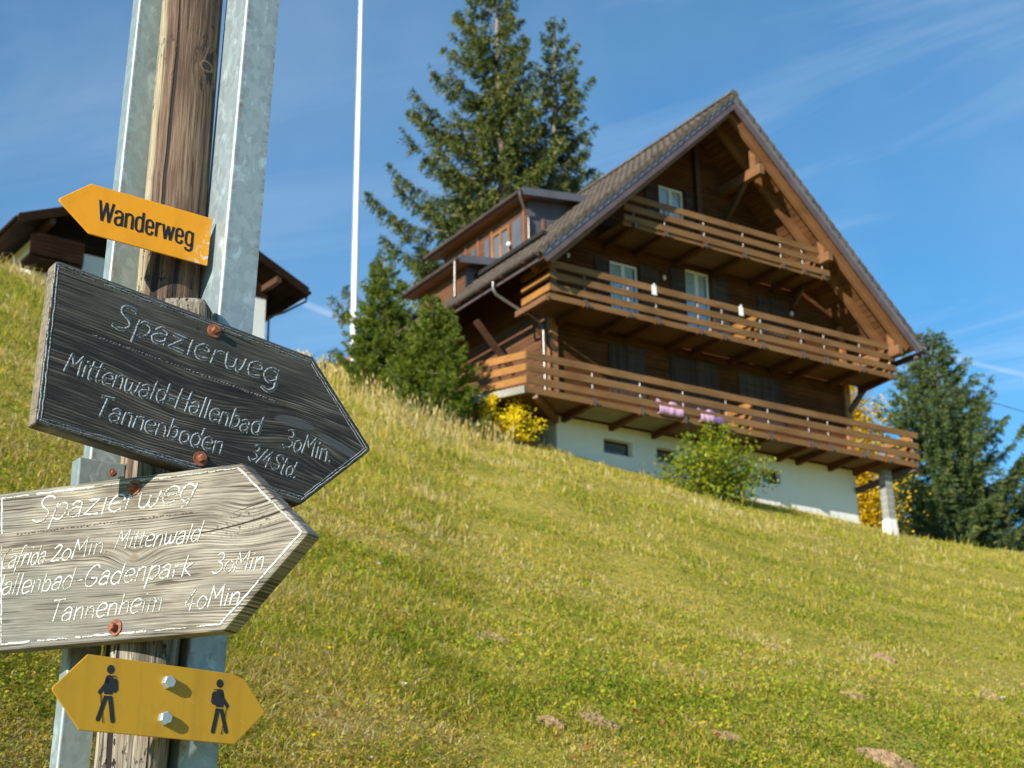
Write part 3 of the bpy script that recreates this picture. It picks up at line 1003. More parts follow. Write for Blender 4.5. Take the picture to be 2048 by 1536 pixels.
for side in (-1, 1):
    mb = MB()
    ds = 0.33
    nc = int(Lr / ds)
    ds = Lr / nc
    nv = 168
    for i in range(nc):
        s0, s1 = i * ds - 0.03, (i + 1) * ds + 0.02
        vs = []
        for j in range(nv + 1):
            v = VF + (VB - VF) * j / nv
            wv = 0.016 * math.cos(2 * math.pi * (v - VF) / 0.30)
            jit = 0.006 * math.sin(i * 12.9 + (j // 4) * 78.2)
            vs += [roof_pt(side, s0, v, -0.05), roof_pt(side, s0 + jit, v, 0.03 + wv), roof_pt(side, s1, v, -0.012 + wv)]
        fs = []
        for j in range(nv):
            a = 3 * j
            q = [(a, a + 3, a + 4, a + 1), (a + 1, a + 4, a + 5, a + 2)]
            fs += q if side == -1 else [f[::-1] for f in q]
        mb.add(vs, fs)
        # the end tile of each course hangs over the verge
        for v0, v1 in ((VF - 0.03, VF), (VB, VB + 0.03)):
            lo = [roof_pt(side, s0, v0, -0.135), roof_pt(side, s0, v1, -0.135), roof_pt(side, s1, v1, -0.06), roof_pt(side, s1, v0, -0.06)]
            hi = [roof_pt(side, s0, v0, 0.045), roof_pt(side, s0, v1, 0.045), roof_pt(side, s1, v1, 0.002), roof_pt(side, s1, v0, 0.002)]
            mb.hexa(lo, hi)
    mb.build('roof_slope', M['tiles'], chalet)
    # boarding seen from below
    lo = [roof_pt(side, 0.05, VF + .05, -0.26), roof_pt(side, 0.05, VB - .05, -0.26), roof_pt(side, Lr - .02, VB - .05, -0.26), roof_pt(side, Lr - .02, VF + .05, -0.26)]
    hi = [roof_pt(side, 0.05, VF + .05, -0.06), roof_pt(side, 0.05, VB - .05, -0.06), roof_pt(side, Lr - .02, VB - .05, -0.06), roof_pt(side, Lr - .02, VF + .05, -0.06)]
    MB().hexa(lo, hi).build('soffit', M['soffit'], chalet)
    # verge flashing and barge board
    for nm, h0, h1, th, mm, off in (('verge_flashing', -0.20, -0.03, 0.03, M['flashing'], 0.0), ('barge_board', -0.375, -0.20, 0.045, M['fascia'], 0.02)):
        v0, v1 = VF + off, VF + off + th
        sl = 0.0 if nm == 'verge_flashing' else -0.02
        lo = [roof_pt(side, sl, v0, h0), roof_pt(side, sl, v1, h0), roof_pt(side, Lr - h0 * sn / cs if False else Lr, v1, h0), roof_pt(side, Lr, v0, h0)]
        hi = [roof_pt(side, sl, v0, h1), roof_pt(side, sl, v1, h1), roof_pt(side, Lr, v1, h1), roof_pt(side, Lr, v0, h1)]
        # mitre at the ridge: both halves end on the centre plane
        lo[2], lo[3] = [(RU, p[1], ZR + h0 / cs) for p in (lo[2], lo[3])]
        hi[2], hi[3] = [(RU, p[1], ZR + h1 / cs) for p in (hi[2], hi[3])]
        MB().hexa(lo, hi).build(nm, mm, chalet)
    # eave board and gutter
    ue = RU + side * (HALF + 0.02)
    MB().box(min(ue, ue - side * .05), max(ue, ue - side * .05), VF + .08, VB - .05, ZE - 0.32, ZE - 0.14).build('eave_board', M['fascia'], chalet)
    gt = MB()
    ug = RU + side * (HALF + 0.12)
    pr = [(ug + 0.085 * math.cos(a), ZE - 0.13 + 0.085 * math.sin(a)) for a in [math.pi + math.pi * k / 8 for k in range(9)]]
    pr += [(x * 1.0 + (ug - x) * 0.12, z + 0.006) for x, z in pr[::-1]]
    n = len(pr)
    vs = [(p[0], VF - .02, p[1]) for p in pr] + [(p[0], VB, p[1]) for p in pr]
    gt.add(vs, [(i, (i + 1) % n, (i + 1) % n + n, i + n) for i in range(n)] + [list(range(n)), list(range(2 * n - 1, n - 1, -1))])
    gt.build('gutter', M['gutter'], chalet)
    for k in range(11):
        v = VF + 0.55 + k * 1.1
        MB().box(ug - 0.095, ug + 0.095, v, v + .03, ZE - 0.232, ZE - 0.217).build('gutter_bracket', M['copper_strip'], chalet)
    # rafters under the overhang
    for k, v in enumerate((VF + 0.30, -0.95)):
        p = roof_pt(side, 0.25, v, -0.26 - 0.13)
        q = (RU + side * 0.06, v, ZR - 0.39 / cs)
        MB().bar(p, q, 0.16, 0.26, (0, 0, 1)).build('rafter', M['beam'], chalet, bevel=0.01)
# ridge tiles
rg = MB()
for k in range(34):
    v = VF - 0.04 + k * 0.372
    pts, r = [], 0.15
    for e, rr in ((0, r), (0.40, r * 0.9)):
        for a in range(9):
            an = math.pi * a / 8
            pts.append((RU + rr * math.cos(an) * 1.1, v + e, ZR - 0.06 + rr * math.sin(an)))
    rg.add(pts, [(a, a + 1, a + 10, a + 9) for a in range(8)])
    rg.add(pts[:9], [list(range(9))])
rg.build('ridge_tiles', M['tiles'], chalet)
# purlins with braces
for u_, z_, hgt in ((6.42, 7.72, 0.32), (8.95, 5.48, 0.28), (11.58, 2.98, 0.30)):
    pl = MB().box(u_ - 0.10, u_ + 0.10, -1.78, 0.2, z_ - hgt / 2, z_ + hgt / 2)
    pl.build('purlin', M['beam'], chalet, bevel=0.012)
    if u_ < 10:
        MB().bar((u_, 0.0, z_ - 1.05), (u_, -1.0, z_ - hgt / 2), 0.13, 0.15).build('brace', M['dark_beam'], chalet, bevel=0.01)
    if u_ != RU:
        s_ = 1 if u_ > RU else -1
        hold = ztop(u_) - 0.44 - (z_ + hgt / 2)
        MB().hexa([(u_ - .08, -1.60, z_ + hgt / 2), (u_ + .08, -1.60, z_ + hgt / 2), (u_ + .08, -1.35, z_ + hgt / 2), (u_ - .08, -1.35, z_ + hgt / 2)],
                  [(u_ - .08, -1.60, z_ + hgt / 2 + hold + s_ * .07), (u_ + .08, -1.60, z_ + hgt / 2 + hold - s_ * .07), (u_ + .08, -1.35, z_ + hgt / 2 + hold - s_ * .07), (u_ - .08, -1.35, z_ + hgt / 2 + hold + s_ * .07)]).build('purlin_block', M['beam'], chalet)
# eave struts on the left side
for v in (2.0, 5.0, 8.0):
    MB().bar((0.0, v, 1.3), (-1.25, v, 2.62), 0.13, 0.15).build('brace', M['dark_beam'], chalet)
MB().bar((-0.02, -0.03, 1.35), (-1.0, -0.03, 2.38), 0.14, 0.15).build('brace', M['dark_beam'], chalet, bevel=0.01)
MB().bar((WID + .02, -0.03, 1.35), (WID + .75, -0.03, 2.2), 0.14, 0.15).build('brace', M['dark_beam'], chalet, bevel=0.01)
MB().box(-1.18, -1.06, -1.38, 0.1, 2.08, 2.24).build('balcony_side_beam', M['beam'], chalet, bevel=0.01)

# downpipe at the front left corner
ug = RU - (HALF + 0.12)
dp = [(ug, 0.14, ZE - .20), (ug, 0.14, ZE - .42), (ug + .08, 0.12, ZE - .56), (-0.52, -0.06, 2.02), (-0.42, -0.12, 1.86), (-0.42, -0.14, 1.7), (-0.40, -0.15, -0.45)]
MB().tube(dp, 0.048, 10).build('downpipe', M['zinc_pipe'], chalet)

# ---- dormers on the left roof slope
def dormer(u0, v0, v1, ze, rise, back_u, name):
    """long shed dormer: front wall at u0, eave height ze, roof rising back to the main roof"""
    wall = MB()
    zr0 = ztop(u0) - 0.1
    wall.add([(u0, v0, zr0), (u0, v1, zr0), (u0, v1, ze), (u0, v0, ze)], [(0, 3, 2, 1)])
    zb = ze + rise * (back_u - u0)
    for v, fl_ in ((v0, 1), (v1, -1)):
        wall.add([(u0, v, zr0), (back_u, v, ztop(back_u) - .1), (back_u, v, zb), (u0, v, ze)], [(0, 1, 2, 3) if fl_ == 1 else (0, 3, 2, 1)])
    d = wall.build(name, M['siding_side'], chalet)
    ov = 0.42
    e0 = ze - rise * ov
    rf = MB()
    lo = [(u0 - ov, v0 - .40, e0), (back_u, v0 - .40, zb), (back_u, v1 + .35, zb), (u0 - ov, v1 + .35, e0)]
    hi = [(p[0], p[1], p[2] + 0.15) for p in lo]
    rf.hexa(lo, hi)
    rf.build('dormer_roof', M['fascia'], d)
    MB().box(u0 - ov - .04, u0 - ov, v0 - .42, v1 + .37, e0 - .06, e0 + .10).build('dormer_fascia', M['fascia'], d)
    MB().hexa([(u0 - ov + .01, v0 - .38, e0 - .028), (u0 + .02, v0 - .38, ze - .028), (u0 + .02, v1 + .33, ze - .028), (u0 - ov + .01, v1 + .33, e0 - .028)],
              [(u0 - ov + .01, v0 - .38, e0 - .004), (u0 + .02, v0 - .38, ze - .004), (u0 + .02, v1 + .33, ze - .004), (u0 - ov + .01, v1 + .33, e0 - .004)]).build('dormer_soffit', M['beam'], d)
    MB().hexa([(u0 - ov, v0 - .435, e0 - .07), (back_u, v0 - .435, zb - .07), (back_u, v0 - .40, zb - .07), (u0 - ov, v0 - .40, e0 - .07)],
              [(u0 - ov, v0 - .435, e0 + .17), (back_u, v0 - .435, zb + .17), (back_u, v0 - .40, zb + .17), (u0 - ov, v0 - .40, e0 + .17)]).build('dormer_barge_board', M['zinc_panel'], d)
    ugd = u0 - ov - .10
    MB().tube([(ugd, v0 - .45, e0 + .02), (ugd, v1 + .38, e0 + .02)], 0.06, 10).build('gutter', M['gutter'], d)
    return d, zr0, e0


d1, zr0, e0 = dormer(0.95, 2.60, 7.55, 7.18, 0.13, 2.95, 'upper_dormer')
# cheek cladding, copper strips, window and pale panels on the dormer front
MB().add([(0.96, 2.585, ztop(.96)), (2.8, 2.585, ztop(2.8)), (2.8, 2.585, 7.38), (0.96, 2.585, 7.14)], [(0, 1, 2, 3)]).build('cheek_panel', M['zinc_panel'], d1)
MB().box(1.45, 1.53, 2.555, 2.58, ztop(1.5), 6.62).build('copper_strip', M['copper_strip'], d1)
for v in (2.74, 4.55, 5.35, 6.1):
    MB().box(0.915, 0.94, v, v + .10, 5.85, 6.98).build('copper_strip', M['copper_strip'], d1)
for v, w in ((2.86, 0.55), (4.70, 0.30), (5.5, 0.25)):
    MB().box(0.905, 0.94, v, v + w, 5.8, 6.72).build('dormer_panel', M['zinc_panel'], d1)
wf = MB()
for y0, y1, z0, z1 in ((3.52, 4.52, 6.62, 6.72), (3.52, 4.52, 5.7, 5.8), (3.52, 3.61, 5.8, 6.62), (4.43, 4.52, 5.8, 6.62), (3.97, 4.07, 5.8, 6.62)):
    wf.box(0.875, 0.94, y0, y1, z0, z1)
wo = wf.build('dormer_window', M['post_wood'], d1)
MB().box(0.925, 0.935, 3.6, 4.44, 5.8, 6.62).build('pane', M['glass'], wo)
lp = MB()
lp.tube([(0.80, 3.42, 5.98 + 0.075 * math.cos(a)) for a in [math.pi * k / 8 for k in range(9)]][::-1], [max(.003, 0.075 * math.sin(math.pi * k / 8)) for k in range(9)], 12)
lp.bar((0.80, 3.42, 5.98), (0.95, 3.42, 5.98), 0.03, 0.03)
lp.build('globe_lamp', M['white_frame'], d1)
MB().tube([(0.43, 2.2, e0 + .02), (0.43, 2.2, e0 - .14), (0.85, 2.52, 6.62), (0.93, 2.50, 6.5), (0.93, 2.50, 5.75)], 0.042, 8).build('downpipe', M['zinc_pipe'], d1)
d2, zr2, e2 = dormer(-0.28, 4.2, 6.95, 5.32, 0.13, 0.75, 'lower_dormer')
MB().add([(-0.27, 4.185, ztop(-.27)), (0.74, 4.185, ztop(.74)), (0.74, 4.185, 5.42), (-0.27, 4.185, 5.28)], [(0, 1, 2, 3)]).build('cheek_panel', M['zinc_panel'], d2)
MB().tube([(-0.80, 3.9, e2), (-0.80, 3.9, ztop(-.8) + .05)], 0.045, 8).build('downpipe', M['zinc_pipe'], d2)

# ---- balconies
def balcony(name, u0, u1, vf, zf, ztoprail, joists, cut=None, left=None, right=True):
    b = MB()
    b.box(u0 + .02, u1 - .02, vf + .10, 0.0, zf, zf + .06)
    deck = b.build(name, M['deck_wood'], chalet)
    MB().box(u0, u1, vf + .055, vf + .098, zf - .10, zf + .062).build('edge_board', M['rail_wood'], deck)
    hgt, gap = 0.194, 0.138
    for k in range(3):
        z1 = ztoprail - k * (hgt + gap)
        z0 = z1 - hgt
        a, c = u0, u1
        poly = [(a, z0), (c, z0), (c, z1), (a, z1)]
        if cut:
            lim = lambda z: min(u1, RU + (ZR - 0.78 - z) / SL)
            liml = lambda z: max(u0, RU - (ZR - 0.62 - z) / SL)
            poly = [(liml(z0), z0), (lim(z0), z0), (lim(z1), z1), (liml(z1), z1)]
        r_ = random.uniform(-.004, .004)
        MB().prism(poly, vf + r_, vf + .045 + r_).build('rail_board', M['rail_wood'], deck, bevel=0.006)
        if right:
            MB().box(u1 - .05, u1 - .005, vf + .05, -0.02, z0, z1).build('rail_board', M['rail_wood_side'], deck, bevel=0.006)
        if left == 'square':
            MB().box(u0 + .005, u0 + .05, vf + .05, -0.02, z0, z1).build('rail_board', M['rail_wood_side'], deck, bevel=0.006)
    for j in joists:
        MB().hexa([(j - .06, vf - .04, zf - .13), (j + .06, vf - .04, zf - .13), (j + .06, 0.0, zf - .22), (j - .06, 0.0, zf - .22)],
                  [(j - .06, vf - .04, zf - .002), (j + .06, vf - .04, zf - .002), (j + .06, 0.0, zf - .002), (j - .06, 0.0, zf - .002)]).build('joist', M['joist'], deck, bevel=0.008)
        top = ztoprail - 0.05
        if cut:
            top = min(top, ZR - 1.0 - abs(j - RU) * SL)
        if top > zf:
            p = MB().box(j - .028, j + .028, vf + .047, vf + .054, zf - .14, top)
            p.box(j - .028, j + .028, vf - .062, vf - .045, zf - .16, zf + .04)
            for k in range(2):
                z_ = ztoprail - (k + 1) * hgt - k * gap - gap / 2
                if z_ + .05 < top:
                    p.tube([(j, vf + .04, z_ - .055), (j, vf + .04, z_ + .055)], 0.022, 8)
            p.build('rail_post', M['zinc_pipe'], deck)
    return deck


top_b = balcony('top_balcony', 1.50, 9.25, -1.40, 4.98, 5.86, (1.85, 2.95, 4.38, 5.85, 7.32, 8.18, 8.98), cut=True, right=False)
mid_b = balcony('middle_balcony', -1.05, 11.72, -1.40, 2.26, 3.25, (0.10, 1.55, 2.50, 3.98, 4.86, 6.30, 7.86, 8.78, 10.25, 11.5), left='square')
low_b = balcony('lowest_balcony', -1.83, 12.33, -1.42, -0.46, 0.53, (0.24, 1.80, 3.26, 4.78, 6.32, 7.86, 8.62, 9.92, 10.96, 12.1))
# left end of the lowest balcony runs on along the house as a terrace
A, B = Vector((-1.83, -1.42, 0)), Vector((-2.9, 0.95, 0))
E_ = Vector((-3.1, 5.0, 0))
MB().add([(A.x + .03, -1.3, -.462), (0, -1.3, -.462), (0, 5, -.462), (E_.x, 5, -.462), (B.x + .03, B.y, -.462), (A.x + .03, -1.3, -.40), (0, -1.3, -.40), (0, 5, -.40), (E_.x, 5, -.40), (B.x + .03, B.y, -.40)],
         [(0, 4, 3, 2, 1), (5, 6, 7, 8, 9), (0, 5, 9, 4), (4, 9, 8, 3)]).build('terrace_floor', M['deck_wood'], low_b)
for k in range(3):
    z1 = 0.53 - k * 0.332
    for p, q in ((A, B), (B, E_)):
        MB().bar((p.x, p.y + .02, z1 - .097), (q.x, q.y, z1 - .097), 0.045, 0.194).build('rail_board', M['rail_wood_side'], low_b, bevel=0.006)
for p in (A.lerp(B, .35), A.lerp(B, .75), B, B.lerp(E_, .4)):
    MB().box(p.x + .05, p.x + .11, p.y - .03, p.y + .03, -.45, 0.48).build('rail_post', M['dark_beam'], low_b)
MB().bar((A.x - .02, A.y + .05, -.50), (B.x - .02, B.y, -.50), 0.10, 0.19).build('edge_beam', M['grey_wood'], low_b)
MB().bar((A.x + .3, A.y + .1, -.58), (0.0, -0.02, -.66), 0.13, 0.17).build('diagonal_beam', M['beam'], low_b)
MB().bar((12.2, -1.30, -.58), (WID, -0.02, -1.15), 0.14, 0.17).build('diagonal_beam', M['dark_beam'], low_b)
MB().bar((12.25, -1.36, -.58), (12.25, 0.6, -.62), 0.14, 0.20).build('diagonal_beam', M['beam'], low_b)
# slatted floor strip seen from below at the left end
for k in range(7):
    MB().box(0.3, 3.2, -1.25 + k * .17, -1.14 + k * .17, -.487, -.464).build('floor_slat', M['grey_wood'], low_b)
# wooden dividers standing across two of the balconies
for deck, u_, zz in ((mid_b, 6.30, 2.33), (low_b, 5.85, -0.39)):
    for k, (z0, z1) in enumerate(((0.0, .24), (.34, .58), (.68, .90))):
        MB().box(u_ - .04 + .01 * k, u_ + .04 + .01 * k, -1.20, -0.10, zz + z0, zz + z1).build('divider_board', M['rail_wood_side'], deck, bevel=0.008)
    MB().box(u_ + .04, u_ + .14, -1.1, -1.0, zz, zz + .95).build('divider_post', M['post_wood'], deck)
# block pier under the right end
pr_ = MB().box(11.30, 11.58, -0.92, -0.66, -2.15, -0.65)
pier = pr_.build('block_pier', M['blocks'], chalet)
MB().hexa([(11.24, -0.98, -3.2), (11.64, -0.98, -3.2), (11.64, -.60, -3.2), (11.24, -.60, -3.2)], [(11.29, -.93, -2.15), (11.59, -.93, -2.15), (11.59, -.65, -2.15), (11.29, -.65, -2.15)]).build('pier_footing', M['plaster'], pier)
# a white boulder edge at the left foot of the base
MB().box(0.03, 0.9, DEP + .02, DEP + .03, -1, -.9) if False else None
# small wall lamps on the front
for u_, z_ in ((0.55, 4.25), (3.95, 4.32), (8.9, 4.2)):
    l_ = MB().tube([(u_, 0.0, z_ - .07), (u_, 0.0, z_ - .03), (u_, 0.0, z_ + .03), (u_, 0.0, z_ + .07)], [.03, .055, .055, .03], 10)
    l_.box(u_ - .03, u_ + .03, 0.0, 0.059, z_ - .03, z_ + .03)
    l_.build('wall_lamp', M['white_frame'], chalet)


# things on the balconies
def cloth(name, u0, u1, seed, label, split):
    rnd = random.Random(seed)
    o = thing(name, label, 'cushion', hw(0, 0, 0), HYAW)
    n, vs, fs = 24, [], []
    front = []
    for i in range(n + 1):
        u = u0 + (u1 - u0) * i / n
        bump_ = 0.10 * max(0, math.sin(math.pi * 3 * (i / n) + seed)) ** 0.7
        fo = rnd.uniform(-.012, .012)
        ring = [(u, -1.474 + fo, -.265 + rnd.uniform(-.008, .008)), (u, -1.480 + fo - .006 * math.sin(i * 1.1), -.33), (u, -1.478 + fo, -.42 + .02 * math.sin(i * .8 + seed) + rnd.uniform(-.012, .012)), (u, -1.44, -.448), (u, -1.33, -.44), (u, -1.305, -.25), (u, -1.30, -.13 + bump_ * .6), (u, -1.335, -.115 + bump_), (u, -1.355, -.13 + bump_ * .7), (u, -1.35, -.25)]
        front.append(ring)
    for i, ring in enumerate(front):
        vs += ring
    k = len(front[0])
    cut_ = int(n * split)
    for nm, lo, hi, mm in (('cover', 0, cut_, M['pink_cloth']), ('printed_end', cut_, n, M['lilac_cloth'])):
        if hi <= lo:
            continue
        m_ = MB()
        sub = [p for ring in front[lo:hi + 1] for p in ring]
        m_.add(sub, [(i * k + j, (i + 1) * k + j, (i + 1) * k + j + 1, i * k + j + 1) for i in range(hi - lo) for j in range(k - 1)], smooth=True)
        q = m_.build(nm, mm, o)
        sd_ = q.modifiers.new('solid', 'SOLIDIFY')
        sd_.thickness = 0.02
    return o


cloth('cushion', 2.36, 3.17, 1.2, 'pink cushion hung over the lowest balcony rail, the plainer pink one nearer the downpipe', 1.0)
cloth('cushion', 3.79, 4.60, 2.6, 'pink cushion with a dark lilac end hung over the lowest balcony rail', 0.55)
for u_, z_, lb in ((2.42, 3.12, 'small white card clipped to the middle balcony rail before the first window pair'), (5.55, 3.14, 'small white card clipped to the middle balcony rail before the second window pair')):
    c_ = MB().box(u_ - .08, u_ + .08, -1.418, -1.408, z_ - .16, z_ + .12)
    c_.box(u_ - .03, u_ + .03, -1.43, -1.4185, z_ + .09, z_ + .17)
    o = c_.build('white_card', M['white_cloth'], None, bevel=0.003)
    o.location = HOUSE
    o.rotation_euler = (0, 0, HYAW)
    tag(o, lb, 'card')

# ---------------------------------------------------------------- neighbour house behind the brow on the left
nb = thing('neighbour_house', 'low house with a roof coloured dark for shade and white walls half hidden behind the signpost', 'house', (-19.39, 52, 20.4), 0.66)
NW, NH = 12.5, 5.6                                   # width between eave tips, eave height above the origin
apx = NH + 2.75
nbw = MB()
nbw.add([(1.2, 0, -3), (NW - 1.2, 0, -3), (NW - 1.2, 0, 5.36), (1.2, 0, 5.36)], [(0, 1, 2, 3)])
nbw.add([(1.2, 0, -3), (1.2, 10, -3), (1.2, 10, NH), (1.2, 0, NH)], [(0, 3, 2, 1)])
nbw.add([(NW - 1.2, 0, -3), (NW - 1.2, 10, -3), (NW - 1.2, 10, NH + .1), (NW - 1.2, 0, NH + .1)], [(0, 1, 2, 3)])
nbw.build('wall', M['plaster'], nb)
g_ = MB()
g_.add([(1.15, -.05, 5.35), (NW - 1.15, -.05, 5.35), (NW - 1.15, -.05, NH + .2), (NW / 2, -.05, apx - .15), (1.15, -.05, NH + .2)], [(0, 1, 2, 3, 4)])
g_.build('gable_boarding', M['shade_black'], nb)
for s_ in (-1, 1):
    e_ = NW / 2 + s_ * NW / 2
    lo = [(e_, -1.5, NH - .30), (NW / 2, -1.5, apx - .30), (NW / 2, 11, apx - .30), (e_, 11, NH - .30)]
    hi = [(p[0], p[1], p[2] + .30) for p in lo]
    MB().hexa(lo, hi).build('roof', M['shade_black'], nb)
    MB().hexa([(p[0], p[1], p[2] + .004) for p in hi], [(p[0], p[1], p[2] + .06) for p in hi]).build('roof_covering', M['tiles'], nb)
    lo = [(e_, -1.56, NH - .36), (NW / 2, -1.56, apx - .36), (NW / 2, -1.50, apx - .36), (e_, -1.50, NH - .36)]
    MB().hexa(lo, [(p[0], p[1], p[2] + .40) for p in lo]).build('barge_board', M['shade_black'], nb)
    MB().tube([(e_ + s_ * .08, -1.5, NH - .16), (e_ + s_ * .08, 11, NH - .16)], 0.08, 8).build('gutter', M['shade_black'], nb)
    for u_ in ((NW / 2 + s_ * 4.9),):
        zz = NH + (apx - NH) * (1 - 4.9 / (NW / 2)) - .45
        MB().box(u_ - .11, u_ + .11, -1.4, 0, zz - .13, zz + .13).build('purlin', M['dark_beam'], nb)
MB().tube([(NW + .08, -1.2, NH - .2), (NW + .08, -1.2, NH - .45), (NW - .6, -.5, NH - .9), (NW - 1.08, -.1, NH - 1.1), (NW - 1.08, -.1, -3)], 0.05, 8).build('downpipe', M['shade_black'], nb)
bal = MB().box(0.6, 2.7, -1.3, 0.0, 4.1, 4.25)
bl = bal.build('balcony', M['shade_black'], nb)
MB().box(0.6, 2.7, -1.36, -1.30, 4.25, 5.15).build('railing', M['shade_black'], bl)
MB().box(1.25, 2.65, -.06, -.001, 4.25, 5.34).build('balcony_shade_panel', M['shade_black'], bl)  # dark panel painted in as the balcony's shade on the white wall
for a, b in ((4.9, 6.0), (8.2, 9.4)):
    zo = 2.2
    w_ = MB()
    for x0, x1, z0, z1 in ((a, b, .6, .68), (a, b, 1.9, 1.98), (a, a + .08, .68, 1.9), (b - .08, b, .68, 1.9)):
        w_.box(x0, x1, -.05, .02, z0 + zo, z1 + zo)
    wf_ = w_.build('window_frame', M['shutter'], nb)
    MB().box(a + .08, b - .08, -.02, -.004, .68 + zo, 1.9 + zo).build('pane', M['glass'], wf_)

# ---------------------------------------------------------------- flagpole
fp = thing('flagpole', 'tall white flagpole rising behind the small spruces', 'flagpole', (-4.76, 42, gz(-4.76, 42)))
base_z = 0
hfp = 16.5
MB().tube([(0, 0, -.3), (0, 0, 5.2)], 0.088, 16).build('lower_pole', M['flag_white'], fp)
MB().tube([(0, 0, 5.2), (0, 0, 10.2)], 0.076, 16).build('middle_pole', M['flag_white'], fp)
MB().tube([(0, 0, 10.2), (0, 0, hfp)], [0.066, 0.045], 16).build('upper_pole', M['flag_white'], fp)
MB().tube([(0, 0, hfp), (0, 0, hfp + .05), (0, 0, hfp + .16), (0, 0, hfp + .22)], [0.03, 0.09, 0.09, 0.02], 14).build('ball_finial', M['bolt_zinc'], fp)
MB().box(-.20, -.11, -.05, .05, 0.55, 1.35).build('red_fitting', M['red_paint'], fp)
MB().tube([(-.11, -.04, 1.2), (-.10, -.03, 8), (-.07, -.02, 16.4)], 0.006, 5).build('halyard', M['white_cloth'], fp)


# ---------------------------------------------------------------- signpost in the foreground
YW = R(37)
A2 = Vector((math.cos(YW), math.sin(YW), 0))          # along the signs, away to the right
N2 = Vector((math.sin(YW), -math.cos(YW), 0))         # out of the sign faces
sp = thing('signpost', 'weathered wooden pole clamped between two galvanised steel profiles', 'signpost', (-0.74, 2.80, gz(-0.74, 2.8)))
spz = sp.location.z
TOPZ = 3.9


def at(zrel, x0, lean):
    """x of a member at world height z: members lean slightly to the right going up"""
    return x0 + lean * zrel


# round weathered pole
pts, rr = [], []
NSEG, NR = 44, 40
vs, fs = [], []
rp = random.Random(3)
zb_, zt_ = 0.0 - spz - 0.3, TOPZ
lobes = [(rp.uniform(0, 6.28), rp.choice((2, 3, 5, 7)), rp.uniform(.0005, .0016)) for _ in range(7)]
pole_o = MB()
z0w, z1w = spz - 0.3, TOPZ
for i in range(NSEG + 1):
    z = z0w + (z1w - z0w) * i / NSEG
    cx = -0.7430 + 0.0165 * z
    for k in range(NR):
        a = 2 * math.pi * k / NR
        r = 0.0660 + sum(am * math.sin(fq * a + ph + z * 0.35) for ph, fq, am in lobes)
        vs.append((cx + r * math.cos(a) + 0.74, 2.81 + r * math.sin(a) - 2.80, z - spz))
fs = [(i * NR + k, i * NR + (k + 1) % NR, (i + 1) * NR + (k + 1) % NR, (i + 1) * NR + k) for i in range(NSEG) for k in range(NR)]
pole_o.add(vs, fs, smooth=True)
pole_o.add(vs[-NR:], [list(range(NR))])
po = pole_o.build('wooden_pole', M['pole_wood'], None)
# the grain is laid out round the pole axis at eye height
me = po.data
me.transform(Matrix.Translation((0, 0, spz - EYE)))
po.location = (0, 0, EYE - spz)
po.parent = sp

# shorter split stake in front carrying the wooden signs
st = MB()
prof = [(-0.062, .03), (-0.058, -.030), (-0.044, -.043), (-0.012, -.047), (0.012, -.047), (0.040, -.042), (0.052, -.030), (0.055, .03)]
n = len(prof)
zs_ = [spz - 0.3, 0.3, 0.8, 1.2, 1.6, 2.2, 2.560, 2.592, 2.604]
vs = []
for z in zs_:
    cx = -0.690 + 0.046 * (z - EYE)
    f = 1.0 if z < 2.58 else (0.93 if z < 2.6 else 0.80)
    for k, (x, y) in enumerate(prof):
        vs.append((cx + x * f + 0.74 + 0.002 * math.sin(z * 3 + k), 2.708 + y * f - 2.80, z - EYE))
fs = [(i * n + k, i * n + (k + 1) % n, (i + 1) * n + (k + 1) % n, (i + 1) * n + k) for i in range(len(zs_) - 1) for k in range(n)]
st.add(vs, fs)
st.add(vs[-n:], [list(range(n))])
so = st.build('wooden_stake', M['stake_wood'], sp, bevel=0.006)
so.location = (0, 0, EYE - spz)


def channel(name, corner_b, corner_t, wa, wn, th, material, lip=0.0):
    """folded steel profile standing with its front edge from corner_b to corner_t:
    one face wa wide running along A2, the other wn deep running back along -N2"""
    mb = MB()
    rr_ = 0.006
    a, nn = A2, -N2
    # outline in (a, nn) coordinates: rounded outside corner, return lip on both legs
    ol = []
    for k in range(6):
        an = math.pi + (math.pi / 2) * k / 5
        ol.append((rr_ + rr_ * math.cos(an), rr_ + rr_ * math.sin(an)))
    ol = [(0, wn), (0, wn * .5)] + ol + [(wa * .3, 0), (wa * .7, 0), (wa, 0), (wa, lip if lip else th)] + ([(wa - th, lip), (wa - th, th)] if lip else []) + [(th, th), (th, wn)]
    edge = [0.0, 0.0] + [0.6] * 5 + [1.0, 0.0, 0.0, 0.9] + [0.2] * (len(ol) - 11)
    n_ = len(ol)
    hs = [corner_b[2] + (corner_t[2] - corner_b[2]) * k / 14 for k in range(15)]
    vs, at_ = [], []
    for h in hs:
        f = (h - corner_b[2]) / (corner_t[2] - corner_b[2])
        c = Vector(corner_b).lerp(Vector(corner_t), f)
        for (p, q), e in zip(ol, edge):
            w = c + a * p + nn * q
            vs.append((w.x + 0.74, w.y - 2.80, w.z - spz))
            at_.append(e)
    fs = [(i * n_ + k, i * n_ + (k + 1) % n_, (i + 1) * n_ + (k + 1) % n_, (i + 1) * n_ + k) for i in range(14) for k in range(n_)]
    mb.add(vs, fs, at_)
    mb.add(vs[-n_:], [list(range(n_))], at_[-n_:])
    return mb.build(name, material, sp, 'edge')


# right profile: front edge passes (-0.558, 2.72) at the top of the view
channel('steel_profile', (-0.636, 2.725, spz - .3), (-0.533, 2.725, TOPZ), 0.076, 0.105, 0.005, M['galvanised'], 0.03)
channel('steel_profile', (-0.862, 2.78, spz - .3), (-0.783, 2.78, TOPZ), 0.062, 0.036, 0.005, M['galvanised_old'])
